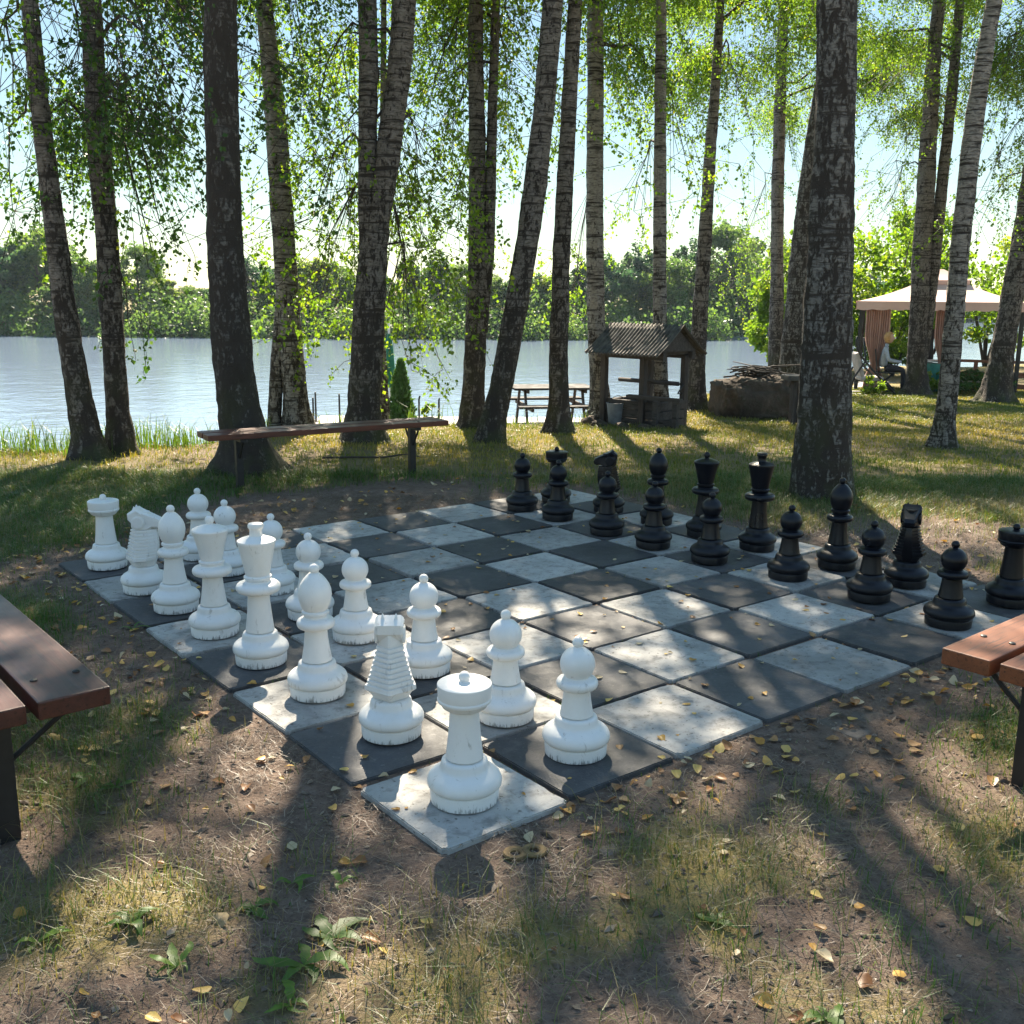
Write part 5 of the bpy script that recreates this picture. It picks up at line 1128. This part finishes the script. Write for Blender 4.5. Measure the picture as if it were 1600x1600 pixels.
# ------------------------------------------------------------------ fallen leaves
rng = np.random.default_rng(99); LX = []; LY = []
def addp(x, y): LX.append(x); LY.append(y)
lat = rng.uniform(-4.5, 4.5, 2600); dep = 1.5 + 6.5 * rng.random(2600) ** 1.0; x, y = wxy(lat, dep)
bd = board_d(x, y); k = (bd > .0) & (rng.random(2600) < .42 * np.exp(-bd / 2.2) + .15); addp(x[k], y[k])
x = rng.uniform(.4, 4.2, 170); y = -np.abs(rng.normal(.12, .14, 170)) - .02; addp(x, y)                 # along the front edge
x = -np.abs(rng.normal(.2, .2, 130)) - .02; y = rng.uniform(1.2, 4.3, 130); addp(x, y)                 # along the white side
x = rng.uniform(0, 4, 330); y = rng.uniform(0, 4, 330); addp(x, y)                                   # on the slabs
g_ = rng.integers(1, 8, 110) * .5 + rng.normal(0, .012, 110); o_ = rng.uniform(0, 4, 110); addp(g_[:55], o_[:55]); addp(o_[55:], g_[55:])
x = rng.uniform(-.3, 4.5, 150); y = 4.1 + rng.random(150) * .9; addp(x, y)
LX = np.concatenate(LX); LY = np.concatenate(LY)
for (uu, vv) in list(WP.values()) + WPAWN + list(BP.values()) + BPAWN:
    k = np.hypot(LX - vv * S, LY - uu * S) > .15; LX = LX[k]; LY = LY[k]
px_, py_, dz_ = vis(np.stack([LX, LY, 0 * LX], 1)); inn = (px_ > -30) & (px_ < 1630) & (py_ < 1630) & (py_ > 500)
LX, LY, dz_ = LX[inn], LY[inn], dz_[inn]; o_ = np.argsort(dz_); LX, LY, dz_ = LX[o_], LY[o_], dz_[o_]
print('fallen leaves', len(LX))
def leaf_geo(seed):
    r = random.Random(seed); m = 7; V = []; cu = r.uniform(-.35, .5); cs = r.uniform(.15, .6) * (1 if r.random() < .7 else -.6); tw = r.uniform(-.5, .5)
    for i in range(m + 1):
        f_ = i / m; w_ = .36 * (math.sin(f_ ** .62 * PI)) ** .8 + .004 if 0 < f_ < 1 else .006
        for s_ in (-1, -.5, 0, .5, 1):
            yy = w_ * s_ * (1 + .06 * math.sin(i * 2.3)); V.append((f_ - .5, yy, cu * (f_ - .5) ** 2 + cs * yy * yy / .36 + tw * yy * (f_ - .5)))
    V = np.array(V); V[:, 2] -= V[:, 2].min()
    Fq = np.array([(i * 5 + j, i * 5 + j + 1, (i + 1) * 5 + j + 1, (i + 1) * 5 + j) for i in range(m) for j in range(4)])
    st = np.array([(-.5, -.008, .02), (-.5, .008, .02), (-.85, .004 + .1 * tw, .03), (-.85, -.004 + .1 * tw, .03)])
    return np.concatenate([V, st]), np.concatenate([Fq, [[len(V), len(V) + 1, len(V) + 2, len(V) + 3]]])
GEO = [leaf_geo(i) for i in range(12)]
LM = {}
for kind in ('yellow', 'brown', 'pale'):
    for i, (V, Fq) in enumerate(GEO):
        rv = np.full(len(V), ((i * 5) % 12) / 11.) + np.random.default_rng(i).normal(0, .12, len(V)); LM[(kind, i)] = np_mesh('fallen_leaf', V, [Fq], MAT['fallen_' + kind], True, np.clip(rv, 0, 1))
NI = 300; SV = {k: [] for k in ('yellow', 'brown', 'pale')}; SF = {k: [] for k in SV}; SR = {k: [] for k in SV}; SN = {k: 0 for k in SV}
rr = random.Random(5)
for i in range(len(LX)):
    x, y = float(LX[i]), float(LY[i]); on = board_d(np.array([x]), np.array([y]))[0] <= 0
    kind = rr.choices(('yellow', 'brown', 'pale'), (.55, .27, .18) if on else (.40, .42, .18))[0]; gi = rr.randrange(12); s = rr.uniform(.018, .054) * (.8 if on else 1.0)
    gap = on and (min(x % .5, .5 - x % .5) < .01 or min(y % .5, .5 - y % .5) < .01)
    z = (.004 if not gap else -.012) if on else tz(x, y) + .006
    rot = (rr.gauss(0, .12), rr.gauss(0, .12), rr.uniform(0, 6.28))
    if not on: rot = (rr.gauss(0, .28), rr.gauss(0, .28), rot[2]); z += .004
    if i < NI:
        o = obj('fallen_leaf', LM[(kind, gi)], None, (x, y, z), cat='leaf', group='fallen leaves around the board')
        o.rotation_euler = rot; o.scale = (s, s, s)
        u8, v8 = int(y / S), int(x / S); pale = (u8 + v8) % 2 == 0
        cn = {'yellow': 'yellow', 'brown': 'rusty brown', 'pale': 'pale tan'}[kind]
        o['label'] = f"{cn} fallen birch leaf lying on " + (f"the {'pale' if pale else 'dark'} stone slabs" if on else ('the dirt beside the board' if board_d(np.array([x]), np.array([y]))[0] < .5 else 'the dirt of the foreground'))
    else:
        from mathutils import Euler
        R = np.array(Euler(rot).to_matrix()); V, Fq = GEO[gi]; SV[kind].append((V * s) @ R.T + np.array([x, y, z])); SF[kind].append(Fq + SN[kind]); SN[kind] += len(V); SR[kind].append(np.full(len(V), rr.random()))
for k in SV:
    if SV[k]: obj('fallen_leaves', np_mesh('fallen_leaves', np.concatenate(SV[k]), [np.concatenate(SF[k])], MAT['fallen_' + k], True, np.concatenate(SR[k])), kind='stuff', label=f"{ {'yellow': 'yellow', 'brown': 'rusty brown', 'pale': 'pale tan'}[k]} leaf litter scattered farther across the board and lawn", cat='leaf litter')

# ------------------------------------------------------------------ air
hm = bpy.data.materials.new('haze_air'); hm.use_nodes = True; hn = hm.node_tree; hn.nodes.clear(); ho = hn.nodes.new('ShaderNodeOutputMaterial'); hv = hn.nodes.new('ShaderNodeVolumePrincipled'); hv.inputs['Density'].default_value = .0003; hv.inputs['Color'].default_value = (.72, .86, 1, 1); hv.inputs['Anisotropy'].default_value = .2
hn.links.new(hv.outputs[0], ho.inputs['Volume'])
MB().box((0, 0, 0), (2, 2, 2)).build('haze', hm, None, loc=(0, 0, 0), kind='stuff', label='thin summer haze over the lake', cat='haze')
hz = bpy.data.objects['haze']; hz.scale = (140, 140, 16.5); hz.location = (40, 50, 12.5)

# ------------------------------------------------------------------ light
EL = 43.0; sd = np.array([*(ray(730, 465)[:2])]); sd /= np.linalg.norm(sd)
az = math.atan2(sd[0], sd[1])                     # from +Y towards +X
w = bpy.data.worlds.new("World"); sc.world = w; w.use_nodes = True; nt = w.node_tree; nt.nodes.clear()
sky = nt.nodes.new('ShaderNodeTexSky'); sky.sky_type = 'NISHITA'; sky.sun_disc = False; sky.sun_elevation = math.radians(EL); sky.sun_rotation = az; sky.air_density = 1.0; sky.dust_density = 0; sky.ozone_density = 2.0
bg = nt.nodes.new('ShaderNodeBackground'); bg.inputs[1].default_value = .14; out = nt.nodes.new('ShaderNodeOutputWorld'); # soft shoulder on the very bright sky round the sun: c * g / (1 + c / k)
sx = nt.nodes.new('ShaderNodeSeparateColor'); nt.links.new(sky.outputs[0], sx.inputs[0])
va = nt.nodes.new('ShaderNodeMath'); va.operation = 'MULTIPLY_ADD'; va.inputs[1].default_value = .6; va.inputs[2].default_value = 1; nt.links.new(sx.outputs[2], va.inputs[0])
vd = nt.nodes.new('ShaderNodeVectorMath'); vd.operation = 'DIVIDE'; nt.links.new(sky.outputs[0], vd.inputs[0]); nt.links.new(va.outputs[0], vd.inputs[1])
vg = nt.nodes.new('ShaderNodeVectorMath'); vg.operation = 'SCALE'; vg.inputs['Scale'].default_value = 1.25; nt.links.new(vd.outputs[0], vg.inputs[0])
vt = nt.nodes.new('ShaderNodeVectorMath'); vt.operation = 'MULTIPLY'; vt.inputs[1].default_value = (1.0, 1.0, .86); nt.links.new(vg.outputs[0], vt.inputs[0]); nt.links.new(vt.outputs[0], bg.inputs[0]); nt.links.new(bg.outputs[0], out.inputs[0])
sl = bpy.data.lights.new('sun', 'SUN'); sl.energy = 4.0; sl.angle = math.radians(.5); sl.color = (1, .88, .70); so = bpy.data.objects.new('sun', sl); COL.objects.link(so)
dirv = Vector((sd[0] * math.cos(math.radians(EL)), sd[1] * math.cos(math.radians(EL)), math.sin(math.radians(EL)))); so.rotation_euler = dirv.to_track_quat('Z', 'Y').to_euler(); so.location = (0, 0, 30)
sc.view_settings.view_transform = 'Standard'; sc.view_settings.look = 'None'; sc.view_settings.exposure = 2.4; sc.view_settings.gamma = 1
sc.render.engine = 'CYCLES'
sc.cycles.max_bounces = 8; sc.cycles.transmission_bounces = 4; sc.cycles.diffuse_bounces = 4
